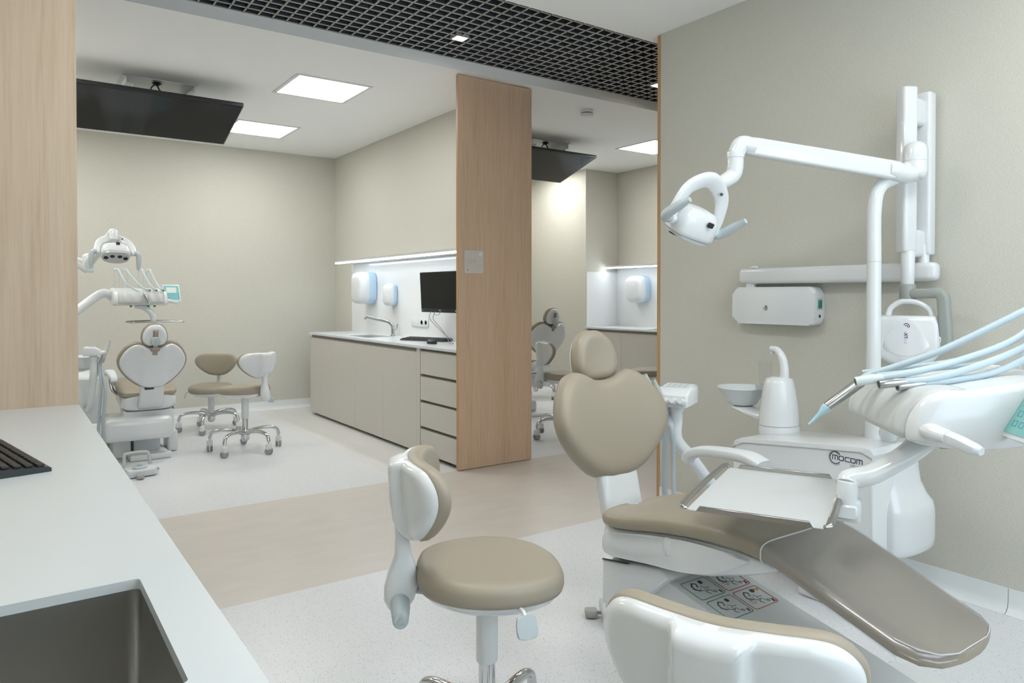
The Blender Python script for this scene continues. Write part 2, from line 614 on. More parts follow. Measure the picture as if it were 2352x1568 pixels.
t = thing('smoke_detector', 'round white smoke detector on the ceiling right of the oak board', 'smoke detector', (4.206, 4.837, ZC))
B().lathe([(.058, 0), (.058, -.022), (.054, -.026)], 32).build('base', WHITE2, t)
B().lathe([(.046, -.026), (.046, -.034)], 32).build('vent_slot', HOSEDARK, t)
B().lathe([(.055, -.034), (.055, -.048), (.050, -.058), (.040, -.062), (.02, -.064)], 32).build('cap', WHITE2, t)

def television(label, x0, xb):
    """ceiling television, screen tilted down towards the corridor; x0 its centre, xb the bracket's centre"""
    t = thing('television', label, 'television', (x0, 6.05, ZC), 0, 'ceiling televisions')
    a = math.atan2(.19, .62)
    M = Matrix.Translation((0, 0, -.27)) @ Matrix.Rotation(-a, 4, 'X')
    b = B().box((-.56, -.322, 0), (.56, .322, .03), .004, 2, M)
    b.box((-.50, -.25, .03), (.50, .25, .06), .012, 2, M)
    b.build('housing', BLACK, t)
    B().box((-.548, -.308, -.0015), (.548, .312, .002), 0, 1, M).build('screen', SCREEN, t)
    k = B()
    d = xb - x0
    k.box((d - .26, -.05, -.008), (d + .26, .36, -.002))
    for s in (-1, 1):
        x = d + s * .235
        for y in (-.03, .14, .30):
            pass
        k.box((x - .022, -.05, -.010), (x + .022, .36, -.006))
        k.box((x - .003, -.05, -.06), (x + .003, .36, -.006))
        k.box((x - (.04 if s > 0 else 0), -.05, -.064), (x + (.04 if s < 0 else 0), .36, -.058))
        xx = x - s * .04
        k.box((xx - .003, -.05, -.235), (xx + .003, .30, -.058))
    k.build('ceiling_bracket', WHITE2, t)
    c = B().tube([(d - .02, .02, -.02), (d - .01, .0, -.06), (d + .03, .02, -.12), (d + .02, .08, -.24)], .006, 8)
    c.tube([(d - .03, .02, -.02), (d - .06, .03, -.07), (d - .03, .06, -.2)], .005, 8)
    c.lathe([(.03, -.012), (.035, -.02), (.012, -.035)], 16, Matrix.Translation((d - .02, .02, 0)))
    c.build('cable', BLACK, t)
    return t
television('wide black television hung from the ceiling beside the pale oak board', .96, .985)
television('black television hung from the ceiling in the narrow room right of the oak board', 4.575, 4.72)

# room sign on the oak board
t = thing('room_sign', 'square beige room sign reading A04 on the oak board', 'sign', (2.870, 4.58, 1.547))
FR = frame((0, -.0001, 0), (1, 0, 0), (0, 0, 1), (0, -1, 0))
B().prism(rrect(.170, .170, .009), 0, .006, .001, 1, FR).build('plate', SIGNM, t)
FT = FR @ Matrix.Translation((0, 0, .0062))
s = B()
def seg(b, pts, wd, M, z=.0004):
    """flat strokes along polylines"""
    for a, c in zip(pts, pts[1:]):
        a, c = Vector((*a, 0)), Vector((*c, 0))
        d = (c - a); ln = d.length
        if ln < 1e-6:
            continue
        q = Matrix.Rotation(math.atan2(d.y, d.x), 4, 'Z'); q.translation = a
        b.box((-wd / 2, -wd / 2, 0), (ln + wd / 2, wd / 2, z), 0, 1, M @ q)
    return b
seg(s, [(-.072, -.012), (-.072, .013), (-.062, .023), (-.054, .023), (-.048, .013), (-.048, -.012)], .0022, FT)
seg(s, [(-.072, .002), (-.048, .002)], .0022, FT)
seg(s, [(-.038, -.008), (-.038, .019), (-.034, .023), (-.022, .023), (-.018, .019), (-.018, -.008), (-.022, -.012), (-.034, -.012), (-.038, -.008)], .0022, FT)
seg(s, [(-.036, -.006), (-.020, .018)], .0018, FT)
seg(s, [(.010, -.012), (.010, .023), (-.008, .002), (.016, .002)], .0022, FT)
seg(s, [(-.074, -.024), (.074, -.024)], .0016, FT)
seg(s, [(-.071, -.036), (-.062, -.036)], .0012, FT); seg(s, [(-.058, -.036), (-.050, -.036)], .0012, FT)
s.build('lettering', SIGNG, t)
s = B()
for k in range(6):
    a = R(90 + 60 * k)
    s.prism([(.058 + .0032 * math.cos(a + 1.57) + .002 * math.cos(a), .058 + .0032 * math.sin(a + 1.57) + .002 * math.sin(a)),
             (.058 + .0032 * math.cos(a - 1.57) + .002 * math.cos(a), .058 + .0032 * math.sin(a - 1.57) + .002 * math.sin(a)),
             (.058 + .0040 * math.cos(a - 1.57) + .017 * math.cos(a), .058 + .0040 * math.sin(a - 1.57) + .017 * math.sin(a)),
             (.058 + .0040 * math.cos(a + 1.57) + .017 * math.cos(a), .058 + .0040 * math.sin(a + 1.57) + .017 * math.sin(a))][::-1], 0, .0005, 0, 1, FT)
s.build('emblem', SIGNW, t)
B().prism([(-.064, -.060), (-.052, -.068), (-.052, -.052)], 0, .0005, 0, 1, FT).build('arrow', SIGND, t)

# ================================================================== fitted counters
def slab_with_hole(lo, hi, hlo, hhi, r, z0, z1):
    """rectangular slab with a rounded rectangular cut-out"""
    b = B()
    bm = bmesh.new()
    hole = rrect(hhi[0] - hlo[0], hhi[1] - hlo[1], r, 5, (hlo[0] + hhi[0]) / 2, (hlo[1] + hhi[1]) / 2)
    def outer(px, py):
        # project a hole point outwards to the slab's edge
        cx, cy = (hlo[0] + hhi[0]) / 2, (hlo[1] + hhi[1]) / 2
        return px, py
    n = len(hole)
    q = n // 4
    corners = [(hi[0], hi[1]), (lo[0], hi[1]), (lo[0], lo[1]), (hi[0], lo[1])]
    for z, flip in ((z1, False), (z0, True)):
        hv = [bm.verts.new((*h, z)) for h in hole]
        cv = [bm.verts.new((*c, z)) for c in corners]
        for k in range(4):
            for i in range(q - 1):
                bm.faces.new((cv[k], hv[k * q + i + 1], hv[k * q + i]))
            bm.faces.new((cv[k], cv[(k + 1) % 4], hv[((k + 1) * q) % n], hv[k * q + q - 1]))
        if not flip:
            tv, tc = hv, cv
        else:
            for i in range(n):
                bm.faces.new((tv[i], tv[(i + 1) % n], hv[(i + 1) % n], hv[i]))
            for i in range(4):
                bm.faces.new((tc[i], tc[(i + 1) % 4], cv[(i + 1) % 4], cv[i]))
    return b.add(bm)

def basin(name, lo, hi, r, z1, depth, label, parent=None):
    rings = []
    cx, cy = (lo[0] + hi[0]) / 2, (lo[1] + hi[1]) / 2
    W_, H_ = hi[0] - lo[0], hi[1] - lo[1]
    def ring(ins, z, rr):
        return [(x, y, z) for x, y in rrect(W_ - 2 * ins, H_ - 2 * ins, max(rr - ins * .3, .01), 6, cx, cy)]
    spec = [(-.012, z1, r + .01), (0, z1, r), (.001, z1 - .02, r), (.003, z1 - depth + .05, r), (.010, z1 - depth + .02, r), (.03, z1 - depth + .004, r + .01), (.07, z1 - depth, r + .02)]
    b = B().loft([ring(*s_) for s_ in spec], cap=False)
    # floor of the bowl
    last = ring(*spec[-1])
    bm = bmesh.new(); bm.faces.new([bm.verts.new(p_) for p_ in last]); b.add(bm)
    o = b.build(name, SINKM, parent, 60)
    md = o.modifiers.new('s', 'SOLIDIFY'); md.thickness = .0015; md.offset = 0
    return o

def mixer_tap(label, x, y, z, group=None):
    t = thing('mixer_tap', label, 'tap', (x, y, z), 0, group)
    b = B().cyl((0, 0, 0), (0, 0, .02), .026, .024, 24, .003)
    b.tube([(0, 0, .015), (0, 0, .08), (-.012, .008, .120), (-.05, .04, .148), (-.13, .12, .170), (-.20, .19, .192)], [.019, .018, .017, .016, .014, .0145], 14)
    b.build('body', CHROME, t)
    B().cyl((-.198, .188, .191), (-.212, .202, .170), .0145, .013, 14, .002).build('spout_tip', CHROME, t)
    B().tube([(.012, -.012, .055), (.03, -.028, .075), (.034, -.03, .12)], [.006, .006, .007], 10).build('lever', CHROME, t)
    return t

def keyboard(label, M, ln=.44, dp=.13):
    o = thing('keyboard', label, 'keyboard')
    b = B()
    prof = [(0, 0), (dp, 0), (dp, .020), (dp - .02, .021), (.006, .011), (0, .008)]
    b.loft([[(x, p_[0], p_[1]) for p_ in prof] for x in (0, ln)], M=M)
    b.build('case', BLACK, o, 30)
    k = B()
    for r_ in range(6):
        y = .012 + r_ * (dp - .030) / 5.3
        n = 22 if r_ else 14
        for i in range(n):
            x0 = .008 + i * (ln - .016) / n
            wd = (ln - .016) / n - .003
            z = .0115 + (y - .006) * .0108 / (dp - .026)
            k.box((x0, y, z), (x0 + wd, y + .0148, z + .006), .0012, 1, M)
    k.build('keys', mat('key_black', (.022, .020, .019), .5), o)
    return o

def towel_dispenser(label, x, y, z, h, wd, dp, group):
    t = thing('dispenser', label, 'dispenser', (x, y, z), 0, group)
    # rounded lozenge outline seen from the front (local u along -Y, v up), front towards -X
    FRM = frame((0, 0, 0), (0, -1, 0), (0, 0, 1), (-1, 0, 0))
    o = [(wd / 2 * math.copysign(abs(math.cos(a)) ** .55, math.cos(a)), h / 2 * math.copysign(abs(math.sin(a)) ** .55, math.sin(a))) for a in [2 * PI * i / 24 for i in range(24)]]
    B().pad(o, [(.018, 0), (.004, .006), (0, dp * .45)], None, 2, 0, M=FRM).build('back_shell', BLUEP, t, 60)
    B().pad(o, [(.002, dp * .45), (.0, dp * .62), (.008, dp * .82), (.022, dp * .95), (.05 * wd / .3, dp)], None, 2, .006, M=FRM).build('cover', WHITE, t, 60)
    B().lathe([(.008, 0), (.006, .004)], 12, FRM @ Matrix.Translation((-wd * .33, -h * .20 if h < .3 else h * .22, dp * .93))).build('lock', GREYP, t)
    return t

def shelf_light(label, x0, x1, y0, y1, z):
    t = thing('lit_wall_shelf', label, 'shelf light', (x0, y0, z))
    B().box((0, 0, 0), (x1 - x0, y1 - y0, .035), .002, 1).build('shelf', WHITE2, t)
    B().box((-.004, 0, .012), (0, y1 - y0, .035)).build('front_profile', ALU, t)
    B().box((-.006, .01, -.003), (.022, y1 - y0, .012)).build('led_strip', LEDM, t)
    return t

def cabinet(label, xf, xb, y0, y1, doors, group):
    """base unit with flush doors and a recessed grip rail; doors = list of y seams"""
    t = thing('base_cabinet', label, 'cabinet', (xf, y0, 0), 0, group)
    W_, D_ = y1 - y0, xb - xf
    b = B().box((.022, 0, .03), (D_, W_, .05))
    b.box((.022, 0, .05), (D_, .018, .872)).box((.022, W_ - .018, .05), (D_, W_, .872)).box((D_ - .012, .018, .05), (D_, W_ - .018, .872))
    b.box((.022, .018, .838), (.04, W_ - .018, .872))
    b.box((.05, .0, 0), (D_, W_, .03))
    b.build('carcass', TAUPED, t)
    for a, c in zip(doors, doors[1:]):
        box('door', (0, a - y0 + .0012, .03), (.02, c - y0 - .0012, .838), TAUPE, t, .0012, 1)
    B().box((.004, 0, .838), (.022, y1 - y0, .846)).build('grip_rail', TAUPED, t)
    return t

# --- treatment room A04
XF, XW = 2.745, 3.24
GC = 'base cabinets in room A04'
cabinet('taupe double-door base cabinet at the sink end of the long counter', XF, XW, 6.521, 7.745, [6.521, 7.165, 7.745], GC)
cabinet('taupe double-door base cabinet between sink cabinet and drawer unit', XF, XW, 5.255, 6.521, [5.255, 5.898, 6.521], GC)
struct_panel = thing('divider_panel', 'narrow taupe upright panel between cabinet doors and drawer unit', 'panel', (XF, 5.192, 0))
B().box((-.002, 0, 0), (.49, .060, .872), .001, 1).build('upright', TAUPE, struct_panel)
t = thing('drawer_unit', 'taupe unit of four drawers beside the oak board', 'drawer unit', (XF, 4.61, 0))
B().box((.03, 0, .02), (.49, .58, .872)).build('carcass', TAUPED, t)
for z0, z1 in ((.668, .848), (.459, .643), (.247, .435), (.035, .221)):
    d = box('drawer', (0, .003, z0), (.02, .577, z1), TAUPE, t, .0012, 1)
    B().box((.006, .003, z1), (.03, .577, z1 + .006)).build('grip_rail', TAUPED, d)
sl = slab_with_hole((2.733, 4.607), (3.238, 7.752), (2.84, 6.47), (3.11, 6.90), .02, .873, .893).build('worktop', TOP)
tag(sl, 'long white worktop over the taupe cabinets in room A04', 'worktop')
o = basin('sink', (2.842, 6.472), (3.108, 6.898), .02, .8725, .16, '')
tag(o, 'steel sink sunk in the long white worktop of room A04', 'sink')
struct(box('wall_splashback', (3.232, 4.607, .893), (3.2399, 7.752, 1.645), SPLASH))
shelf_light('lit white shelf strip above the two rounded dispensers in room A04', 3.02, 3.2398, 4.608, 7.70, 1.648)
towel_dispenser('large rounded white towel dispenser above the sink in room A04', 3.2315, 7.215, 1.375, .345, .29, .19, 'hand-washing dispensers')
towel_dispenser('small rounded white soap dispenser above the tap in room A04', 3.2315, 6.665, 1.305, .225, .17, .10, 'hand-washing dispensers')
mixer_tap('chrome mixer tap bent over the sink in room A04', 3.165, 6.56, .893)
t = thing('double_socket', 'white double power socket on the splashback under the monitor', 'socket', (3.2315, 6.10, 1.043))
for y, nm in ((.09, 'blank_plate'), (-.075, 'socket_plate')):
    B().box((-.009, y - .082, -.044), (0, y + .082, .044), .003, 2).build(nm, WHITE2, t)
for y in (.13, .055):
    B().lathe([(.006, 0), (.005, .002)], 12, frame((-.009, y, 0), (0, -1, 0), (0, 0, 1), (-1, 0, 0))).build('data_port', WHITE2, t)
for y in (-.035, -.115):
    q = B().lathe([(.024, 0), (.022, .002), (.017, -.001)], 20, frame((-.009, y, 0), (0, -1, 0), (0, 0, 1), (-1, 0, 0))).build('outlet', GREYP, t)
t = thing('monitor', 'black computer monitor on the splashback beside the oak board', 'monitor', (3.0, 5.33, 1.325))
FRM = frame((0, 0, 0), (.06, -1, 0), (.0, 0, 1)) @ Matrix.Rotation(R(3), 4, 'X')
B().prism(rrect(.60, .345, .006), -.03, 0, .004, 2, FRM).build('housing', BLACK, t)
B().box((-.293, -.138, .0), (.293, .166, .001), 0, 1, FRM).build('screen', SCREEN, t)
s = B(); s.box((-.285, -.163, .0), (-.268, -.148, .0014), 0, 1, FRM); s.build('blue_badge', mat('badge_blue', (.03, .16, .42), .4), t)
B().box((.228, -.164, .0), (.284, -.149, .0014), 0, 1, FRM).build('green_badge', mat('badge_green', (.04, .45, .30), .4), t)
text_mesh('logo_lettering', 'DELL', .017, LOGOG, t, FRM @ Matrix.Translation((-.02, -.160, .001)), .0003, 1.0, .0003)
b = B().box((-.06, -.06, -.05), (.06, .06, -.03), .004, 1, FRM)
b.tube([(.03, 0, .02), (.15, .0, .0), (.232, 0, 0)], .02, 10)
b.build('wall_arm', BLACK, t)
cb = B().tube([(3.0, 5.40, 1.16), (2.985, 5.41, 1.10), (3.03, 5.36, 1.02), (3.06, 5.31, .95), (3.06, 5.27, .90), (3.04, 5.22, .898)], .0028, 6)
cb.tube([(2.99, 5.46, 1.16), (2.985, 5.47, 1.10), (3.05, 5.40, 1.0), (3.10, 5.33, .93), (3.10, 5.27, .8965), (3.05, 5.20, .8965)], .0028, 6)
cb.tube([(3.0, 5.42, 1.155), (2.99, 5.40, 1.135), (2.99, 5.33, 1.135), (3.0, 5.30, 1.158)], .0028, 6)
tag(cb.build('cable', GREYD), 'grey cables hanging from the monitor to the counter keyboard', 'cable')
keyboard('black keyboard lying under the monitor in room A04', frame((2.93, 5.93, .8935), (.36, -.93, 0), (.93, .36, 0)) , .50, .14)
t = thing('computer_mouse', 'black computer mouse beside the keyboard in room A04', 'mouse', (2.93, 5.33, .893), R(20))
B().pad([(.0, .055), (.026, .03), (.03, -.02), (.0, -.052), (-.03, -.02), (-.026, .03)], [(.004, 0), (0, .006), (.004, .02), (.012, .028)], None, 4, .006).build('shell', BLACK, t, 60)
B().box((-.004, .022, .030), (.004, .038, .0365), .002, 1).build('wheel', GREYD, t)

# --- right-hand room
XR = 6.14
GC3 = 'base cabinets in the right-hand room'
t = thing('divider_panel', 'narrow taupe filler strip at the left end of the right-hand counter', 'panel', (XR, 7.035, 0))
B().box((0, 0, .03), (.52, .052, .872), .001, 1).build('upright', TAUPE, t)
cabinet('taupe base cabinet with two doors in the right-hand room', XR, 6.69, 5.80, 7.035, [5.80, 6.428, 7.035], GC3)
cabinet('taupe base cabinet behind the wall edge in the right-hand room', XR, 6.69, 4.66, 5.80, [4.66, 5.20, 5.80], GC3)
sl = slab_with_hole((XR - .012, 4.65), (6.699, 7.089), (6.22, 5.72), (6.52, 6.12), .02, .873, .893).build('worktop', TOP)
tag(sl, 'white worktop in the recess of the right-hand room', 'worktop')
o = basin('sink', (6.222, 5.722), (6.518, 6.118), .02, .8725, .16, '')
tag(o, 'steel sink in the white worktop of the right-hand room', 'sink')
struct(box('wall_splashback', (6.692, 4.65, .893), (6.6999, 7.085, 1.645), SPLASH))
struct(box('wall_splashback', (6.16, 7.081, .893), (6.6999, 7.0899, 1.60), SPLASH))
shelf_light('lit white shelf strip over the dispenser in the right-hand room', 6.46, 6.6998, 4.66, 7.05, 1.648)
towel_dispenser('rounded white towel dispenser on the splashback of the right-hand room', 6.6915, 6.61, 1.375, .345, .29, .19, 'hand-washing dispensers')
mixer_tap('chrome mixer tap just showing beside the wall edge, right-hand room', 6.60, 5.86, .893)

# --- front counter
t = thing('base_cabinet', 'cabinet run under the near white counter at the left', 'cabinet', (.225, -.69, 0))
b = B().box((-.50, 0, .03), (-.03, 3.81, .05)).box((-.50, 0, .05), (-.49, 3.81, .872)).box((-.05, 0, .838), (-.03, 3.81, .872))
for y in (0, .9, 1.35, 2.2, 3.0, 3.79):
    b.box((-.49, y, .05), (-.03, y + .018, .66 if .8 < y < 1.4 else .838))
b.build('carcass', TAUPED, t)
for k in range(6):
    box('door', (-.028, .02 + k * .632, .03), (-.008, .02 + (k + 1) * .632 - .003, .838), TAUPE, t, .0012, 1)
sl = slab_with_hole((-.279, -.695), (.226, 3.130), (-.225, .815), (.157, 1.155), .007, .879, .893).build('worktop', TOP)
tag(sl, 'wide white worktop in front, running to the pale oak board', 'worktop')
o = basin('sink', (-.227, .813), (.159, 1.157), .018, .8785, .20, '')
tag(o, 'square steel sink in the near white worktop', 'sink')
keyboard('black keyboard at the left edge of the near white worktop', frame((.088, 1.975, .8935), (-.20, .98, 0), (-.98, -.20, 0)), .46, .15)

# ================================================================== operator stools
def make_stool():
    t = thing('operator_stool', 'x', 'stool')
    # five-star base
    for k in range(5):
        a = R(90 + 72 * k + 56)
        d = Vector((math.cos(a), math.sin(a), 0))
        pts = [d * r_ + Vector((0, 0, z)) for r_, z in ((.02, .152), (.10, .172), (.20, .175), (.268, .155), (.288, .106))]
        lg = B().tube(pts, [.026, .021, .017, .015, .016], 12, 5, up=(0, 0, 1), ry=[.022, .018, .014, .013, .014]).build('leg', CHROME, t)
        c = B()
        q = Matrix.Rotation(a + .7 * (k - 1.6), 4, 'Z'); q.translation = d * .288
        c.box((-.019, -.023, .036), (.019, .023, .090), .008, 2, q)
        c.cyl(d * .288 + Vector((0, 0, .085)), d * .288 + Vector((0, 0, .110)), .009, n=12)
        c.build('caster_housing', WHITE2, lg)
        wl = B()
        for s_ in (-1, 1):
            wl.add(B().cyl((0, s_ * .006, 0), (0, s_ * .022, 0), .028, n=20, bev=.004).bm, q @ Matrix.Translation((0, 0, .0282)))
        wl.build('wheel', GREYD, lg)
    B().lathe([(.020, .080), (.034, .095), (.036, .13), (.034, .172), (.029, .182)], 24).build('hub', CHROME, t)
    B().cyl((0, 0, .14), (0, 0, .36), .0225, n=24).build('piston', CHROME, t)
    B().cyl((0, 0, .315), (0, 0, .50), .0295, n=28, bev=.004).build('gas_lift_sleeve', WHITE2, t)
    # seat: wide rounded saddle, front towards +y
    seat = [(0, .205), (.082, .193), (.150, .148), (.192, .068), (.200, -.02), (.172, -.105), (.105, -.170), (0, -.19), (-.105, -.170), (-.172, -.105), (-.200, -.02), (-.192, .068), (-.150, .148), (-.082, .193)]
    def wseat(p):
        x, y, z = p
        h = (z - .525) / .06
        dish = .006 * (x / .2) ** 2 + .020 * max(0, -y / .19) ** 2 - .003 * max(0, y / .2) ** 2
        return Vector((x, y, z + dish * max(0, h) + .004 * (x / .2) ** 2 - .006 * (1 - h) * (y / .19)))
    B().pad(seat, [(.022, .526), (.004, .531), (0, .542), (.001, .560), (.008, .574), (.020, .582), (.04, .586)], wseat, 5, .004).build('seat_cushion', BEIGE, t, 70)
    B().pad(seat, [(.085, .492), (.045, .500), (.022, .514), (.012, .528)], lambda p: wseat(Vector((p.x, p.y, p.z))), 5).build('seat_shell', WHITE, t, 60)
    B().tube([(0, -.10, .505), (0, -.16, .515), (0, -.215, .525)], [.022, .018, .016], 10, up=(0, 0, 1), ry=[.010, .009, .009]).build('back_bracket', GREYP, t)
    # back post: leaf-shaped body that carries the backrest
    post = [(.0, -.236, .478, .022, .026), (0, -.234, .50, .030, .040), (0, -.228, .535, .030, .045), (0, -.224, .575, .026, .038), (0, -.223, .615, .022, .023), (0, -.226, .66, .021, .018), (0, -.230, .71, .021, .016)]
    rings = []
    for x, y, z, rx, ry in post:
        rings.append([(x + rx * math.copysign(abs(math.cos(a)) ** .75, math.cos(a)), y + ry * math.copysign(abs(math.sin(a)) ** .75, math.sin(a)), z) for a in [2 * PI * i / 20 for i in range(20)]])
    B().loft(rings).build('back_post', WHITE, t)
    kb = B().loft([[(x, -.232 + ry * math.cos(a), z + rz * math.sin(a)) for a in [2 * PI * i / 16 for i in range(16)]] for x, ry, rz, z in ((.016, .026, .030, .500), (.036, .026, .030, .492), (.060, .023, .027, .482), (.078, .021, .024, .477), (.083, .016, .018, .476))]).build('tilt_knob', GREYP, t)
    FK = Matrix.Translation((.0835, -.232, .476)) @ Matrix.Rotation(R(90), 4, 'Y')
    B().prism([(-.012, 0), (.008, -.012), (.008, .012)][::-1], 0, .002, .0008, 1, FK).build('knob_inset', HOSEG, kb)
    # backrest
    half = [(0, .108), (.08, .108), (.155, .098), (.193, .062), (.196, .015), (.165, -.035), (.105, -.083), (.045, -.105)]
    out = half + [(-x, y) for x, y in half[:0:-1]]
    FB = frame((0, -.207, .768), (-1, 0, 0), (0, -.10, 1))        # +z of this frame looks forward (+y)
    def wback(p):
        return Vector((p.x, p.y, p.z + .062 * (p.x / .2) ** 2 * (1 if p.z > -.2 else 1)))
    B().pad(out, [(.006, .004), (0, .010), (.0, .026), (.006, .040), (.018, .047)], wback, 5, .004, M=FB).build('back_cushion', BEIGE, t, 70)
    def wshell(p):
        k = min(1, max(0, (.062 - abs(p.x)) / .018))
        k = k * k * (3 - 2 * k)
        fade = min(1, max(0, (.110 + p.y) / .06))
        z = p.z + .062 * (p.x / .2) ** 2
        if p.z < .004:
            z -= .030 * k * fade * min(1, (.004 - p.z) / .012)
        return Vector((p.x, p.y, z))
    # the shell's rear is a fine mesh so that the raised spine reads
    o = crom(out, 11, True)
    c0 = Vector((0, .01))
    rings = []
    for ins, z in ((.010, .010), (.003, .006), (.003, -.002), (.006, -.010), (.014, -.016), (.024, -.019)):
        rr = []
        for p_ in o:
            d = p_ - c0
            q = c0 + d * (1 - ins / max(d.length, .05))
            rr.append(Vector((q.x, q.y, z)))
        rings.append(rr)
    lastr = rings[-1]
    for n_ in range(1, 24):
        sc = 1 - n_ / 24
        rings.append([Vector((c0.x + (p_.x - c0.x) * sc, c0.y + (p_.y - c0.y) * sc, -.019 - .004 * (1 - sc))) for p_ in lastr])
    B().loft([[wshell(p_) for p_ in r_] for r_ in rings], cap=True, tip1=wshell(Vector((c0.x, c0.y, -.023))), M=FB).build('back_shell', WHITE, t, 60)
    # height lever
    lv = B().tube([(.10, .02, .512), (.165, .045, .528), (.195, .058, .530), (.212, .064, .522)], .0055, 8).build('height_lever', WHITE2, t)
    FL = frame((.219, .066, .500), (-.24, .97, 0), (.35, .0, -1))
    B().prism(crom([(-.020, -.024), (.020, -.024), (.027, .0), (.022, .026), (-.022, .026), (-.027, 0)], 4, True), -.004, .004, .002, 1, FL).build('paddle', GREYP, lv)
    return t
def az(deg):            # a compass bearing (from +y towards +x) as a z rotation
    return R(-deg)
GS = 'operator stools'
st = make_stool()
st.location = (1.06, 1.625, 0); st.rotation_euler = (0, 0, az(115))
st['label'] = 'beige stool in front, whole seat in view, its white back to the counter'
st['group'] = GS
s2 = dup(st, 'stool cut off by the lower frame edge, only its white backrest showing', (1.03, .770, 0), az(66))
s3 = dup(st, 'nearer beige stool in room A04, its white back turned to the cabinets', (1.645, 6.22, 0), az(-28))
s4 = dup(st, 'rear beige stool in room A04, its cushioned back facing us', (1.63, 7.36, 0), az(212))
dup(st, 'stool beside the oak board in the right-hand room, white back showing', (4.20, 5.14, 0), az(118))
dup(st, 'stool in the right-hand room, seat peeping out at the wall edge', (5.10, 4.93, 0), az(-55))
dup(st, 'stool mostly hidden at the back of the right-hand room, casters showing', (5.50, 7.30, 0), az(150))

for r_, da in ((st, 3), (s3, -24), (s4, 20)):              # and their star bases are turned differently
    for c in r_.children:
        if c.name.startswith('leg'):
            c.rotation_euler.z = R(-da if r_ is st else da)
for r_, dz in ((s2, -.05), (s3, -.045), (s4, -.155)):      # the gas lifts stand at different heights
    for c in r_.children:
        if not c.name.startswith(('leg', 'hub', 'piston')):
            c.location.z += dz
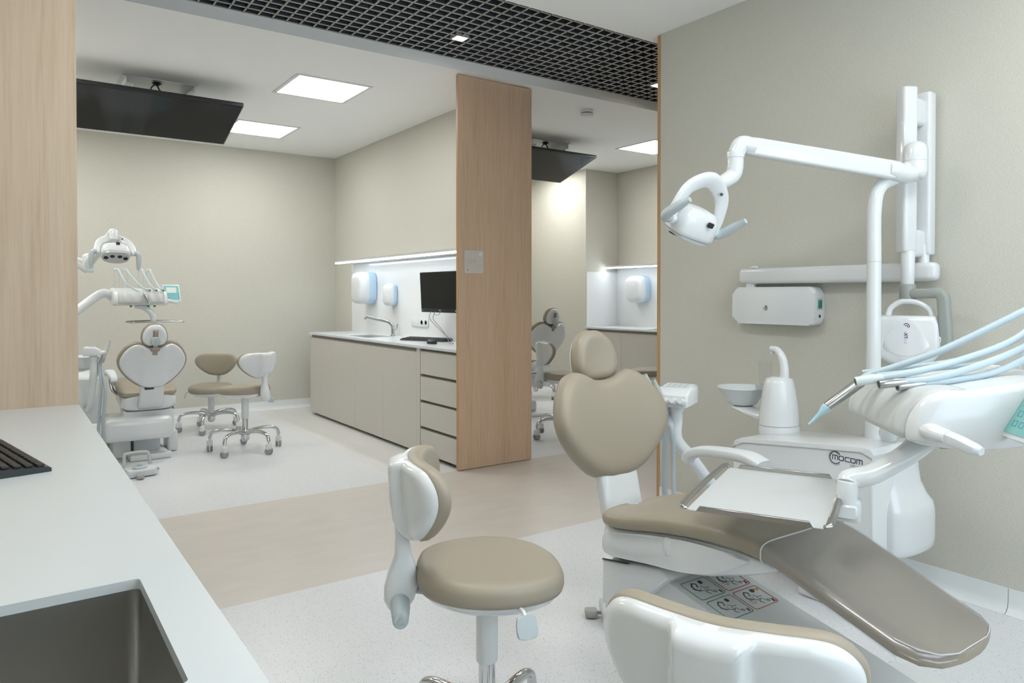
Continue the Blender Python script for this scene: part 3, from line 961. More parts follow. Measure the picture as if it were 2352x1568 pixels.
# ================================================================== dental chairs
FILME = mat('clear_plastic_edge', (.62, .62, .63), .15)
def make_chair():
    t = thing('dental_chair', 'x', 'dental chair')
    S = Matrix.Translation((0, 0, .156)) @ Matrix.Scale(.88, 4)
    up = []
    def fin(b, nm, m, par=None, ang=60):
        o = b.build(nm, m, par or t, ang, S)
        up.append(o)
        return o
    # seat and leg cushion, one run from the hips to the feet
    tab = [(-.805, .05, .432, .03), (-.80, .095, .437, .036), (-.785, .140, .442, .044), (-.75, .174, .450, .052), (-.70, .190, .463, .055), (-.60, .197, .50, .055), (-.50, .205, .538, .056),
           (-.40, .208, .578, .060), (-.34, .208, .595, .064), (-.28, .210, .604, .068), (-.20, .220, .609, .070), (-.10, .230, .607, .072), (0, .238, .597, .073), (.10, .244, .577, .070),
           (.20, .245, .553, .066), (.27, .238, .541, .064), (.32, .215, .534, .060), (.345, .18, .530, .050), (.362, .12, .526, .036), (.366, .06, .524, .028)]
    ys = [-.805, -.802, -.795, -.785, -.77, -.75, -.735, -.72, -.71] + [-.70 + .04 * i for i in range(25)] + [.28, .30, .32, .335, .348, .357, .363, .366]
    def section(y, ext=0, n=40):
        wd, zt, th = interp(tab, y)
        wd += ext
        pts = []
        for i in range(n):
            a = 2 * PI * i / n
            cx = math.copysign(abs(math.cos(a)) ** .32, math.cos(a)); sz = math.copysign(abs(math.sin(a)) ** .62, math.sin(a))
            x = wd * cx
            z = zt - th / 2 + (th / 2 + ext) * sz
            if sz > 0:
                z -= .018 * (1 - (x / wd) ** 2) * sz * (1 if y > -.3 else .35)
            pts.append(Vector((x, y, z)))
        return pts
    fin(B().loft([section(y) for y in ys]), 'seat_cushion', BEIGE, ang=70)
    # clear plastic sleeve over the leg part: top and sides
    yl = [-.802, -.795, -.785, -.77, -.75, -.735, -.72, -.71] + [-.70 + .04 * i for i in range(10)]
    b = B()
    rr = []
    for y in yl:
        s_ = section(y, .004)
        # walk over the top from one lower side to the other
        idx = (list(range(34, 40)) + list(range(0, 27))) if y > -.705 else [0] * 7 + list(range(1, 20)) + [20] * 7
        rr.append([s_[i] for i in idx])
    b.loft(rr, cap=False, closed=False)
    co = fin(b, 'clear_cover', FILM, ang=70)
    s0 = [section(yl[-1] + .002, .0045)[i] for i in list(range(34, 40)) + list(range(0, 27))]
    b = B().tube(s0, .0022, 6, 1, smooth=False)
    fin(b, 'cover_edge', FILME, co)
    tipc = [section(y, .0045)[4] for y in yl[::-1] if y < -.66] + [section(y, .0045)[16] for y in yl if y < -.66]
    fin(B().tube(tipc, .0018, 6, 1, smooth=False), 'cover_edge', FILME, co)
    # white shell below the seat
    sh = [(-.42, .12, .560, .535), (-.37, .16, .560, .515), (-.34, .18, .555, .500), (-.28, .195, .545, .472), (-.2, .205, .545, .445), (-.12, .208, .542, .416), (0, .213, .530, .405), (.1, .216, .512, .388), (.2, .216, .492, .372), (.28, .212, .482, .360), (.33, .198, .478, .356), (.36, .165, .475, .364), (.37, .12, .470, .38)]
    rings = []
    for y in [-.42, -.40, -.37, -.34, -.30, -.26, -.2, -.15, -.1, -.05, 0, .05, .1, .15, .2, .25, .29, .32, .345, .36, .37]:
        wd, zt, zb = interp(sh, y)
        cw, cz, ct = interp(tab, y)
        wd, zt = min(wd + .012, cw - .008), cz - ct + .012
        zc, h = (zt + zb) / 2, (zt - zb) / 2
        rings.append([Vector((wd * math.copysign(abs(math.cos(a)) ** .35, math.cos(a)) * (1 - .10 * max(0, -math.sin(a))), y, zc + h * math.copysign(abs(math.sin(a)) ** .36, math.sin(a)))) for a in [2 * PI * i / 32 for i in range(32)]])
    o = fin(B().loft(rings), 'seat_shell', WHITE)
    # raised side panel and its oval clip
    for s_ in (-1, 1):
        pn = [(.30, .46), (.31, .40), (.27, .385), (.10, .408), (-.06, .428), (-.18, .462), (-.29, .525), (-.26, .535), (-.18, .536), (-.09, .532), (0, .521), (.1, .504), (.2, .482)]
        M = Matrix(((0, 0, s_, 0), (1, 0, 0, 0), (0, 1, 0, 0), (0, 0, 0, 1)))
        q = B().prism(crom([(a, c) for a, c in pn], 4, True), .19, .2235, .003, 2, M)
        q = fin(q, 'side_panel', WHITE, o)
        clip = B().prism(rrect(.034, .062, .016, 5, .005, .492), .21, .2265, .003, 2, M)
        fin(clip, 'clip', WHITE, q)
    # hinge housing, lift arm
    prof = [(.335, .350), (.06, .394), (.035, .386), (.02, .376), (.10, .305), (.17, .235), (.25, .19), (.335, .19)]
    MX = Matrix(((0, 0, 1, 0), (1, 0, 0, 0), (0, 1, 0, 0), (0, 0, 0, 1)))
    fin(B().prism(prof, -.205, .205, .012, 3, MX), 'hinge_housing', WHITE)
    fin(B().prism([(.33, .3500), (.33, .3535), (.20, .3750), (.20, .3715)], -.2075, -.200, 0, 1, MX), 'gap_strip', BLACK)
    arm = [(.20, .28), (.20, .362), (.12, .352), (-.45, .232), (-.80, .155), (-.86, .12), (-.86, .03), (-.40, .06)]
    ob = B().prism(arm, -.155, .155, .010, 2, MX)
    la = fin(ob, 'lift_arm', WHITE2)
    # four pictogram labels on the lift arm
    d = Vector((0, -.57, -.12)).normalized()
    nrm = Vector((0, .12 * -1, .57)).normalized()
    def lab(cx, cy, colr, warn, seed):
        zc = .352 + (cy - .12) * (.12 / .57)
        F_ = frame((cx, cy, zc + .0008), d, (1, 0, 0), nrm)
        b = B()
        rp = rrect(.098, .118, .010, 3)
        seg(b, rp + [rp[0]], .0022, F_, .0003)
        l_ = fin(b, 'safety_label', colr, la)
        rnd = random.Random(seed)
        b = B()
        # reclining figure, chair line and operator head, as on the sticker
        seg(b, [(-.035, -.018), (-.022, -.030), (-.006, -.034), (.008, -.020)], .0045 if seed % 2 else .003, F_)
        seg(b, [(-.035, -.018), (-.028, -.004), (-.012, -.012)], .003, F_)
        seg(b, [(-.004, -.010), (.008, -.014), (.018, .000), (.012, .014), (.028, .020)], .0014, F_)
        seg(b, [(.002, .002), (.014, .006), (.024, -.006), (.034, .004)], .0014, F_)
        seg(b, [(.030, .022), (.036, .028), (.030, .034), (.024, .028), (.030, .022)], .0014, F_)
        seg(b, [(-.012, .000), (.000, .010), (.004, .026)], .0014, F_)
        b.prism(rrect(.016, .014, .004, 3, -.030, .020), 0, .0004, 0, 1, F_)
        b.prism(rrect(.014, .006, .001, 2, .036, .046), 0, .0004, 0, 1, F_)
        fin(b, 'pictogram', INK, l_)
        if warn:
            b = B()
            for k in (0, 1):
                b.prism([(-.038 + k * .002, .030 + k * .014), (-.026 + k * .002, .030 + k * .014), (-.032 + k * .002, .042 + k * .014)], 0, .0005, 0, 1, F_)
            fin(b, 'warning_triangle', ORANGE, l_)
        if colr is REDL:
            b = B()
            for k in range(6):
                a = R(60 * k)
                seg(b, [(.014 + .006 * math.cos(a), -.030 + .006 * math.sin(a)), (.014 + .012 * math.cos(a), -.030 + .012 * math.sin(a))], .0013, F_)
            seg(b, [(.028, .040), (.044, .054)], .002, F_); seg(b, [(.044, .040), (.028, .054)], .002, F_)
            fin(b, 'impact_mark', REDL, l_)
    lab(-.066, -.01, GREENL, 0, 1); lab(.064, -.01, REDL, 0, 3)
    lab(-.066, -.12, GREENL, 0, 2); lab(.064, -.12, REDL, 1, 4)
    # back link
    lk = [(.20, .395, .105), (.30, .393, .105), (.38, .405, .103), (.435, .45, .10), (.455, .52, .098), (.475, .60, .098), (.50, .68, .10)]
    C_ = crom([(a, c) for a, c, e_ in lk], 5)
    rings = []
    for i, c in enumerate(C_):
        tg = (C_[min(i + 1, len(C_) - 1)] - C_[max(0, i - 1)]).normalized()
        nn = Vector((-tg.y, tg.x))
        hw = interp([(k * 5, q[2]) for k, q in enumerate(lk)], i)[0]
        rings.append([Vector((hw * math.copysign(abs(math.cos(a)) ** .35, math.cos(a)), c.x + nn.x * .026 * math.copysign(abs(math.sin(a)) ** .6, math.sin(a)), c.y + nn.y * .026 * math.copysign(abs(math.sin(a)) ** .6, math.sin(a)))) for a in [2 * PI * i_ / 28 for i_ in range(28)]])
    ln = fin(B().loft(rings), 'back_link', WHITE)
    a16 = R(16)
    FBK = frame((0, .47, .60), (1, 0, 0), (0, math.sin(a16), math.cos(a16)))    # x, up along the back, +z towards the feet
    fin(B().box((-.012, -.018, -.012), (.062, .016, .0285), .004, 1, FBK @ Matrix.Translation((0, -.012, -.028))), 'black_vent', BLACK, ln)
    # backrest cushion, heart-shaped
    half = [(0, .374), (.05, .380), (.10, .402), (.145, .409), (.199, .382), (.250, .318), (.280, .238), (.268, .163), (.220, .093), (.153, .032), (.105, .004), (.05, -.010)]
    out = half + [(-x, y) for x, y in half[:0:-1]] 
    out = [(0, .374)] + half[1:] + [(0, -.012)] + [(-x, y) for x, y in half[:0:-1]]
    def wb(p):
        return Vector((p.x, p.y, p.z + .55 * p.x ** 2 - .25 * (p.y - .2) ** 2))
    bc = fin(B().pad(out, [(.012, -.036), (.002, -.030), (0, -.010), (.001, .012), (.008, .030), (.022, .042), (.04, .047)], wb, 5, .003, M=FBK), 'back_cushion', BEIGE, ang=75)
    def wbs(p):
        z = p.z + .55 * p.x ** 2 - .25 * (p.y - .2) ** 2
        if p.z < -.04:
            z -= .022 * min(1, max(0, (.115 - abs(p.x)) / .03))
        return Vector((p.x, p.y, z))
    fin(B().pad([(x * .985, .006 + y * .975) for x, y in out], [(.014, -.030), (.012, -.044), (.022, -.056), (.034, -.060)][::-1], wbs, 5, 0, M=FBK), 'back_shell', WHITE)
    # headrest
    FH = frame((0, .618, 1.052), (1, 0, 0), (0, math.sin(R(9)), math.cos(R(9))))
    oh = [(0, .106), (.048, .096), (.088, .056), (.108, -.005), (.102, -.060), (.066, -.095), (0, -.102), (-.066, -.095), (-.102, -.060), (-.108, -.005), (-.088, .056), (-.048, .096)]
    def wh(p):
        return Vector((p.x, p.y, p.z + 1.4 * p.x ** 2))
    hc = fin(B().pad(oh, [(.016, -.036), (.003, -.030), (0, -.012), (.002, .010), (.012, .028), (.03, .038)], wh, 5, -.004, M=FH), 'headrest_cushion', BEIGE, ang=75)
    hs = fin(B().pad([(x * .9, y * .9) for x, y in oh], [(.030, -.062), (.012, -.056), (.002, -.044), (0, -.030)], wh, 5, 0, M=FH), 'headrest_shell', WHITE)
    fin(B().cyl(FH @ Vector((0, -.045, -.055)), FH @ Vector((0, -.045, -.082)), .043, .038, 28, .006), 'headrest_knob', GREYP, hs)
    fin(B().box((-.006, -.085, -.09), (.006, -.01, -.078), .003, 1, FH), 'knob_grip', GREYP, hs)
    fin(B().box((-.020, -.01, -.072), (.020, .052, -.058), .003, 1, FH), 'slide_plate', BROWNM, hs)
    b = B().tube([FH @ Vector((0, .02, -.066)), FH @ Vector((0, -.06, -.072)), FH @ Vector((0, -.12, -.055)), FH @ Vector((0, -.17, -.05))], .020, 10, up=(0, 1, 0), ry=.007)
    b.box((-.036, -.135, -.068), (.036, -.105, -.040), .004, 1, FH)
    fin(b, 'headrest_strut', BROWNM)
    # armrest on the cuspidor side
    ar = [(.285, .365, .635, .026), (.285, .35, .660, .029), (.29, .30, .682, .033), (.29, .20, .695, .037), (.29, .08, .698, .041), (.29, .01, .680, .042)]
    C_ = crom([q[:3] for q in ar], 5)
    rings = []
    for i, c in enumerate(C_):
        tg = (C_[min(i + 1, len(C_) - 1)] - C_[max(0, i - 1)]).normalized()
        nn = Vector((0, -tg.z, tg.y))
        hw = interp([(k * 5, q[3]) for k, q in enumerate(ar)], i)[0]
        rings.append([c + Vector((1, 0, 0)) * hw * math.copysign(abs(math.cos(a)) ** .6, math.cos(a)) + nn * .021 * math.copysign(abs(math.sin(a)) ** .6, math.sin(a)) for a in [2 * PI * k / 20 for k in range(20)]])
    am = fin(B().loft(rings), 'armrest', GREYP2)
    fin(B().tube([(.285, .06, .70), (.28, .06, .60), (.26, .07, .52), (.20, .09, .47)], .016, 10, ry=.012), 'armrest_bracket', CHROME, am)
    # floor parts, real heights
    b = B().box((-.15, -.90, 0), (.15, .30, .035), .01, 2).box((-.15, -.86, .03), (.15, -.60, .20), .03, 3)
    b.build('base_plate', WHITE2, t)
    b = B().box((-.10, -.55, .03), (.10, .16, .15), .02, 2)
    b.build('lift_housing', GREYP2, t)
    B().box((.17, -1.05, 0), (.72, -.16, .075), .018, 3).build('floor_box', WHITE2, t)
    return t, up
GREYP2 = mat('pale_grey_plastic', (.66, .70, .72), .3)
chair, chair_up = make_chair()
chair.location = (1.727, 1.41, 0)
chair['label'] = 'beige dental chair in front with clear plastic sleeve over its leg end'
chair['group'] = 'dental chairs'
ca = dup(chair, 'dental chair in room A04 seen from behind, heart-shaped white back', (.945, 6.66, 0), PI)
cb_ = dup(chair, 'dental chair in the right-hand room, half hidden by the oak board', (4.65, 6.44, 0), PI)
for r_, dz in ((ca, -.085), (cb_, 0)):
    for c in r_.children:
        if not c.name.startswith(('base_plate', 'floor_box', 'lift_housing')):
            c.location.z += dz
# the unit-side bridge that shows only on the chair in room A04
b = B().box((-.16, -.02, .165), (.335, .42, .345), .05, 4)
b.build('base_bridge', WHITE, ca)
B().box((.12, -.06, 0), (.25, .20, .18), .02, 3).build('base_foot', WHITE2, ca)
B().box((-.24, -.10, 0), (-.16, .12, .18), .02, 3).build('base_foot', WHITE2, ca)
B().box((-.15, .30, 0), (.15, .37, .05), .012, 2).build('base_step', WHITE2, ca)

# ================================================================== cuspidor units
BOWLM = mat('pale_blue_white_glaze', (.69, .73, .75), .12)
def tubefoot(b, p, r, z):
    return b.cyl((p[0], p[1], 0), (p[0], p[1], z), r)

def make_unit(name_label, loc, rz, bowl, hold, full=True):
    """local axes: x away from the chair, +y towards the corridor end; bowl and hold are (x, y) of spittoon and assistant holder"""
    t = thing('cuspidor_unit', name_label, 'dental unit', loc, rz, 'cuspidor units')
    # sloping cabinet; profile in y-z
    MX = Matrix(((0, 0, 1, 0), (1, 0, 0, 0), (0, 1, 0, 0), (0, 0, 0, 1)))
    top = [(.350, .42), (.352, .60), (.335, .638), (.295, .655), (-.02, .682), (-.255, .707), (-.285, .703), (-.298, .68), (-.300, .30), (.34, .30)]
    b = B().prism([(p[0], p[1]) for p in top], -.20, .13, .012, 3, MX)
    b.build('cabinet', WHITE, t)
    lid = [(.349, .610), (.335, .646), (.295, .664), (-.02, .691), (-.255, .716), (-.290, .712), (-.304, .69), (-.297, .672), (-.255, .699), (-.02, .674), (.29, .647), (.325, .630)]
    B().prism(lid, -.206, .140, .004, 2, MX).build('lid', WHITE, t)
    # lower skirt bulging towards the foot end
    sk = [(-.10, -.285), (-.085, -.335), (.0, -.362), (.15, -.360), (.205, -.320), (.212, -.20), (.18, -.02), (.02, .02), (-.09, -.10)]
    rings = []
    so = crom(sk, 5, True)
    for z, ins in ((.276, .10), (.282, .05), (.295, .018), (.315, .004), (.34, 0), (.425, 0), (.448, .012), (.47, .04)):
        rings.append([(.07 + (x - .07) * (1 - ins), -.16 + (y + .16) * (1 - ins), z) for x, y in so])
    for z, k in ((.50, .11), (.55, .19), (.61, .22), (.685, .235)):
        rings.append([(.03 + (x - .03) * (1 - k * 1.3), -.14 + (y + .14) * (1 - k), z) for x, y in so])
    B().loft(rings).build('tank_cover', WHITE, t, 55)
    B().box((-.09, -.24, 0), (.06, .10, .42), .02, 3).build('pedestal', WHITE2, t)
    # spittoon tower
    tw = [(.098, .655), (.100, .668), (.099, .688), (.097, .70), (.095, .74), (.088, .80), (.078, .86), (.070, .895), (.062, .912), (.035, .920)]
    MT = Matrix.Translation((.06, .29, 0))
    B().lathe(tw, 32, MT, 1, .9).build('tower', WHITE, t, 50)
    B().lathe([(.0985, .697), (.0985, .699)], 32, MT, 1, .9).build('tower_seam', GREYD, t)
    bx, by = bowl
    B().tube([(.07, .30, .722), (lerp(.07, bx, .5), lerp(.30, by, .5), .722), (bx, by, .742)], [.060, .060, .066], 16, up=(0, 0, 1), ry=[.030, .026, .014]).build('bowl_arm', WHITE, t, 60)
    B().lathe([(.052, .752), (.070, .758), (.080, .775), (.100, .806), (.118, .830), (.126, .838), (.125, .841), (.116, .834), (.096, .806), (.07, .775), (.03, .762), (.006, .760)], 40, Matrix.Translation((bx, by, 0))).build('spittoon_bowl', BOWLM, t, 50)
    dv = Vector((bx - .07, by - .30, 0)).normalized()
    c0 = Vector((.07, .30, 0)) + Vector((dv.x * .02, dv.y * .02, 0))
    q = Vector((.07, .27, 0))
    B().tube([q + Vector((0, 0, .90)), q + Vector((0, 0, .955)), q + dv * .012 + Vector((0, 0, 1.005)), q + dv * .045 + Vector((0, 0, 1.040)), q + dv * .085 + Vector((0, 0, 1.046))], [.023, .021, .019, .016, .013], 14).build('rinse_spout', WHITE, t)
    e_ = q + dv * .080
    B().cyl((e_.x, e_.y, 1.018), (e_.x, e_.y, 1.040), .008, n=14).build('spout_nozzle', WHITE2, t)
    cp = Vector((.07, .30, 0)) + dv * .088
    cupx = cp
    B().lathe([(.018, .842), (.042, .846), (.046, .850), (.046, .868), (.042, .868)], 28, Matrix.Translation((cp.x, cp.y, 0))).build('cup_rest', GREYP, t)
    # assistant's holder on its bent pole
    hx, hy, hz = hold
    P0 = Vector((-.12, .22, .40))
    B().tube([P0, (lerp(P0.x, hx, .5), lerp(P0.y, hy, .5), .45), (lerp(P0.x, hx, .86), lerp(P0.y, hy, .86), .635), (hx, hy, .715), (hx, hy, .80), (hx, hy, hz - .03)], [.024, .024, .026, .027, .027, .026], 16, 6).build('holder_pole', WHITE, t)
    B().lathe([(.030, hz - .055), (.030, hz - .035)], 24, Matrix.Translation((hx, hy, 0))).build('pole_collar', WHITE2, t)
    return t, Vector((hx, hy, hz)), cupx

def holder_head(t, pos, az_, bodyk=1.0):
    """keypad head with three rests; az_ the direction the rests point to (local bearing)"""
    M = Matrix.Translation(pos) @ Matrix.Rotation(az_, 4, 'Z') @ Matrix.Scale(bodyk, 4)
    pr = [(-.070, -.030), (.055, -.030), (.055, .012), (.020, .036), (-.062, .044), (-.076, .020)]
    # profile across x(local, front +x) and z
    MY = Matrix(((1, 0, 0, 0), (0, 0, 1, 0), (0, 1, 0, 0), (0, 0, 0, 1)))
    h = B().prism(pr, -.062, .062, .010, 3, M @ MY).build('holder_head', WHITE, t, 50)
    n_ = Vector((-.008, 0, .082)).normalized()
    FK = M @ frame((-.022, 0, .0405), (0, 1, 0), (-.99, 0, .097))
    B().prism(rrect(.100, .066, .008), 0, .002, 0, 1, FK).build('keypad', GREYP2, h)
    b = B()
    for i in range(4):
        for j in range(3):
            b.box((-.040 + i * .021, -.026 + j * .018, .002), (-.026 + i * .021, -.014 + j * .018, .0026), 0, 1, FK)
    b.build('key_print', GREYP, h)
    for y in (-.045, -.015, .015, .045):
        B().tube([M @ Vector((.045, y, -.012)), M @ Vector((.078, y, -.004)), M @ Vector((.092, y, .000))], [.015, .013, .010], 12).build('rest', WHITE, h)
    return M

def suction(label, M, y, top, floor_pts, r, group, ends=None):
    """suction handpiece leaning in a rest, with its hose"""
    t = thing('suction_handpiece', label, 'suction handpiece', (0, 0, 0), 0, group)
    a, b_ = M @ Vector((.084, y, -.035)), M @ Vector((.060, y, .085 + top))
    a, b_ = M @ Vector((.066, y, -.050)), M @ Vector((.112, y, .085 + top))
    if ends:
        a, b_ = Vector(ends[0]), Vector(ends[1])
    d = (b_ - a).normalized()
    B().tube([a, a + d * .05, b_ - d * .035, b_ - d * .03, b_], [r * 1.25, r * 1.2, r * 1.15, r * .9, r * .75], 14, smooth=False).build('body', GREYP_S, t)
    B().cyl(b_ - d * .004, b_ + d * .001, r * .36, n=12).build('bore', HOSEDARK, t)
    B().cyl(a - d * .035, a, r * 1.35, r * 1.25, n=16, bev=.002).build('connector', GREYD2, t)
    pts = [a - d * .03, a - d * .06] + [Vector(p_) for p_ in floor_pts]
    rr = r * .92
    h = B().tube(pts, rr, 12, 10).build('hose', HOSEG, t)
    md = bpy.data.textures if False else None
    return t
GREYP_S = mat('sage_grey_plastic', (.50, .53, .50), .42)
GREYD2 = mat('warm_grey_plastic', (.38, .38, .355), .45)

U1 = (2.90, 1.75, 0)
unit, hp, cup = make_unit('white cuspidor unit with a spittoon bowl against the beige wall', U1, 0, (.125, .545), (-.664, .268, .885))
Mh = holder_head(unit, hp, R(203), 1.1)
MW = Matrix.Translation(U1) @ Mh
GSU = 'suction handpieces in the front room'
suction('thicker grey suction handpiece leaning beside the beige backrest, front room', MW, -.045, .02, [(2.188, 2.035, 0.757), (2.201, 2.049, 0.620), (2.201, 2.046, 0.496), (2.212, 2.036, 0.283), (2.344, 2.002, 0.121), (2.62, 1.95, .32)], .0125, GSU, ((2.174, 2.072, 0.869), (2.116, 2.077, 0.979)))
suction('thinner grey suction handpiece nearest the keypad in the front room', MW, -.012, -.005, [(2.174, 1.984, 0.767), (2.192, 1.994, 0.632), (2.194, 1.991, 0.510), (2.210, 1.976, 0.300), (2.363, 1.928, 0.176), (2.62, 1.90, .32)], .0105, GSU, ((2.176, 2.033, 0.863), (2.116, 2.028, 0.963)))
# glass on its rest
def tumbler(label, p, z):
    t = thing('drinking_glass', label, 'glass', (p[0], p[1], z))
    B().lathe([(.026, 0), (.028, .004), (.031, .075), (.032, .115), (.0305, .115), (.0295, .075), (.0265, .007)], 28).build('tumbler', GLASS, t)
    return t
tumbler('clear glass standing under the rinse spout in the front room', (U1[0] + cup.x, U1[1] + cup.y), .8685)
# maker's mark on the cabinet side
FM = frame((2.6990, 1.604, .655), (0, -1, -.012), (0, -.012, 1), (-1, 0, 0))
b = B()
def arc(cx, cy, r_, a0, a1, n=20):
    return [(cx + r_ * math.cos(R(lerp(a0, a1, i / n))), cy + r_ * math.sin(R(lerp(a0, a1, i / n)))) for i in range(n + 1)]
lw = .0028
seg(b, arc(0, 0, .0235, 40, 318), .0030, FM)
def let_m(x, k=1):
    h_, w_ = .0165 * k, .0215 * k
    y = -.007 * k
    seg(b, [(x, y), (x, y + h_), (x + w_ - .003 * k, y + h_), (x + w_, y + h_ - .003 * k), (x + w_, y)], lw * k, FM)
    seg(b, [(x + w_ / 2, y), (x + w_ / 2, y + h_)], lw * k, FM)
def let_o(x):
    y, h_, w_ = -.007, .0165, .0185
    seg(b, [(x + .003, y), (x + w_ - .003, y), (x + w_, y + .003), (x + w_, y + h_ - .003), (x + w_ - .003, y + h_), (x + .003, y + h_), (x, y + h_ - .003), (x, y + .003), (x + .003, y)], lw, FM)
def let_c(x):
    y, h_, w_ = -.007, .0165, .0185
    seg(b, [(x + w_, y), (x + .003, y), (x, y + .003), (x, y + h_ - .003), (x + .003, y + h_), (x + w_, y + h_)], lw, FM)
let_m(-.012); let_o(.0155); let_c(.0405); let_o(.0635); let_m(.0880)
lg = b.build('maker_logo', NAVY, unit); lg.location = (-U1[0], -U1[1], 0)
b = B()
seg(b, arc(0, 0, .0285, 75, 312), .0014, FM); seg(b, arc(.001, .001, .0185, 45, 85), .0012, FM)
k_ = .62
seg(b, [(.062, -.026), (.062, -.016), (.0735, -.016), (.075, -.0175), (.075, -.026)], .0015, FM); seg(b, [(.0685, -.026), (.0685, -.016)], .0015, FM)
seg(b, [(.079, -.026), (.079, -.016), (.086, -.026), (.086, -.016)], .0015, FM)
seg(b, [(.090, -.026), (.090, -.016)], .0015, FM); seg(b, [(.094, -.026), (.094, -.016), (.104, -.016)], .0015, FM)
lg = b.build('maker_logo', LOGOG, unit); lg.location = (-U1[0], -U1[1], 0)

# --- the unit in room A04
U2 = (.40, 6.80, 0)
u2, hp2, cup2 = make_unit('white cuspidor unit in room A04, half hidden by the pale oak board', U2, PI, (-.085, .50), (-.135, .72, .885))
for c in list(u2.children):
    if c.name.startswith('pole_collar'):
        pass
Mh2 = holder_head(u2, hp2, R(170), .9)
M2W = Matrix.Translation(U2) @ Matrix.Rotation(PI, 4, 'Z') @ Mh2
suction('grey suction handpiece in room A04 beside the white chair back', M2W, .03, .0, [(.60, 5.99, .62), (.585, 5.98, .40), (.60, 6.0, .16), (.62, 6.12, .04), (.55, 6.3, .12)], .0125, 'suction handpieces in room A04')
suction('second grey suction handpiece in room A04 next to the pale oak board', M2W, -.01, -.03, [(.575, 6.01, .62), (.555, 6.0, .36), (.55, 6.05, .10), (.50, 6.2, .03), (.45, 6.3, .10)], .0105, 'suction handpieces in room A04')

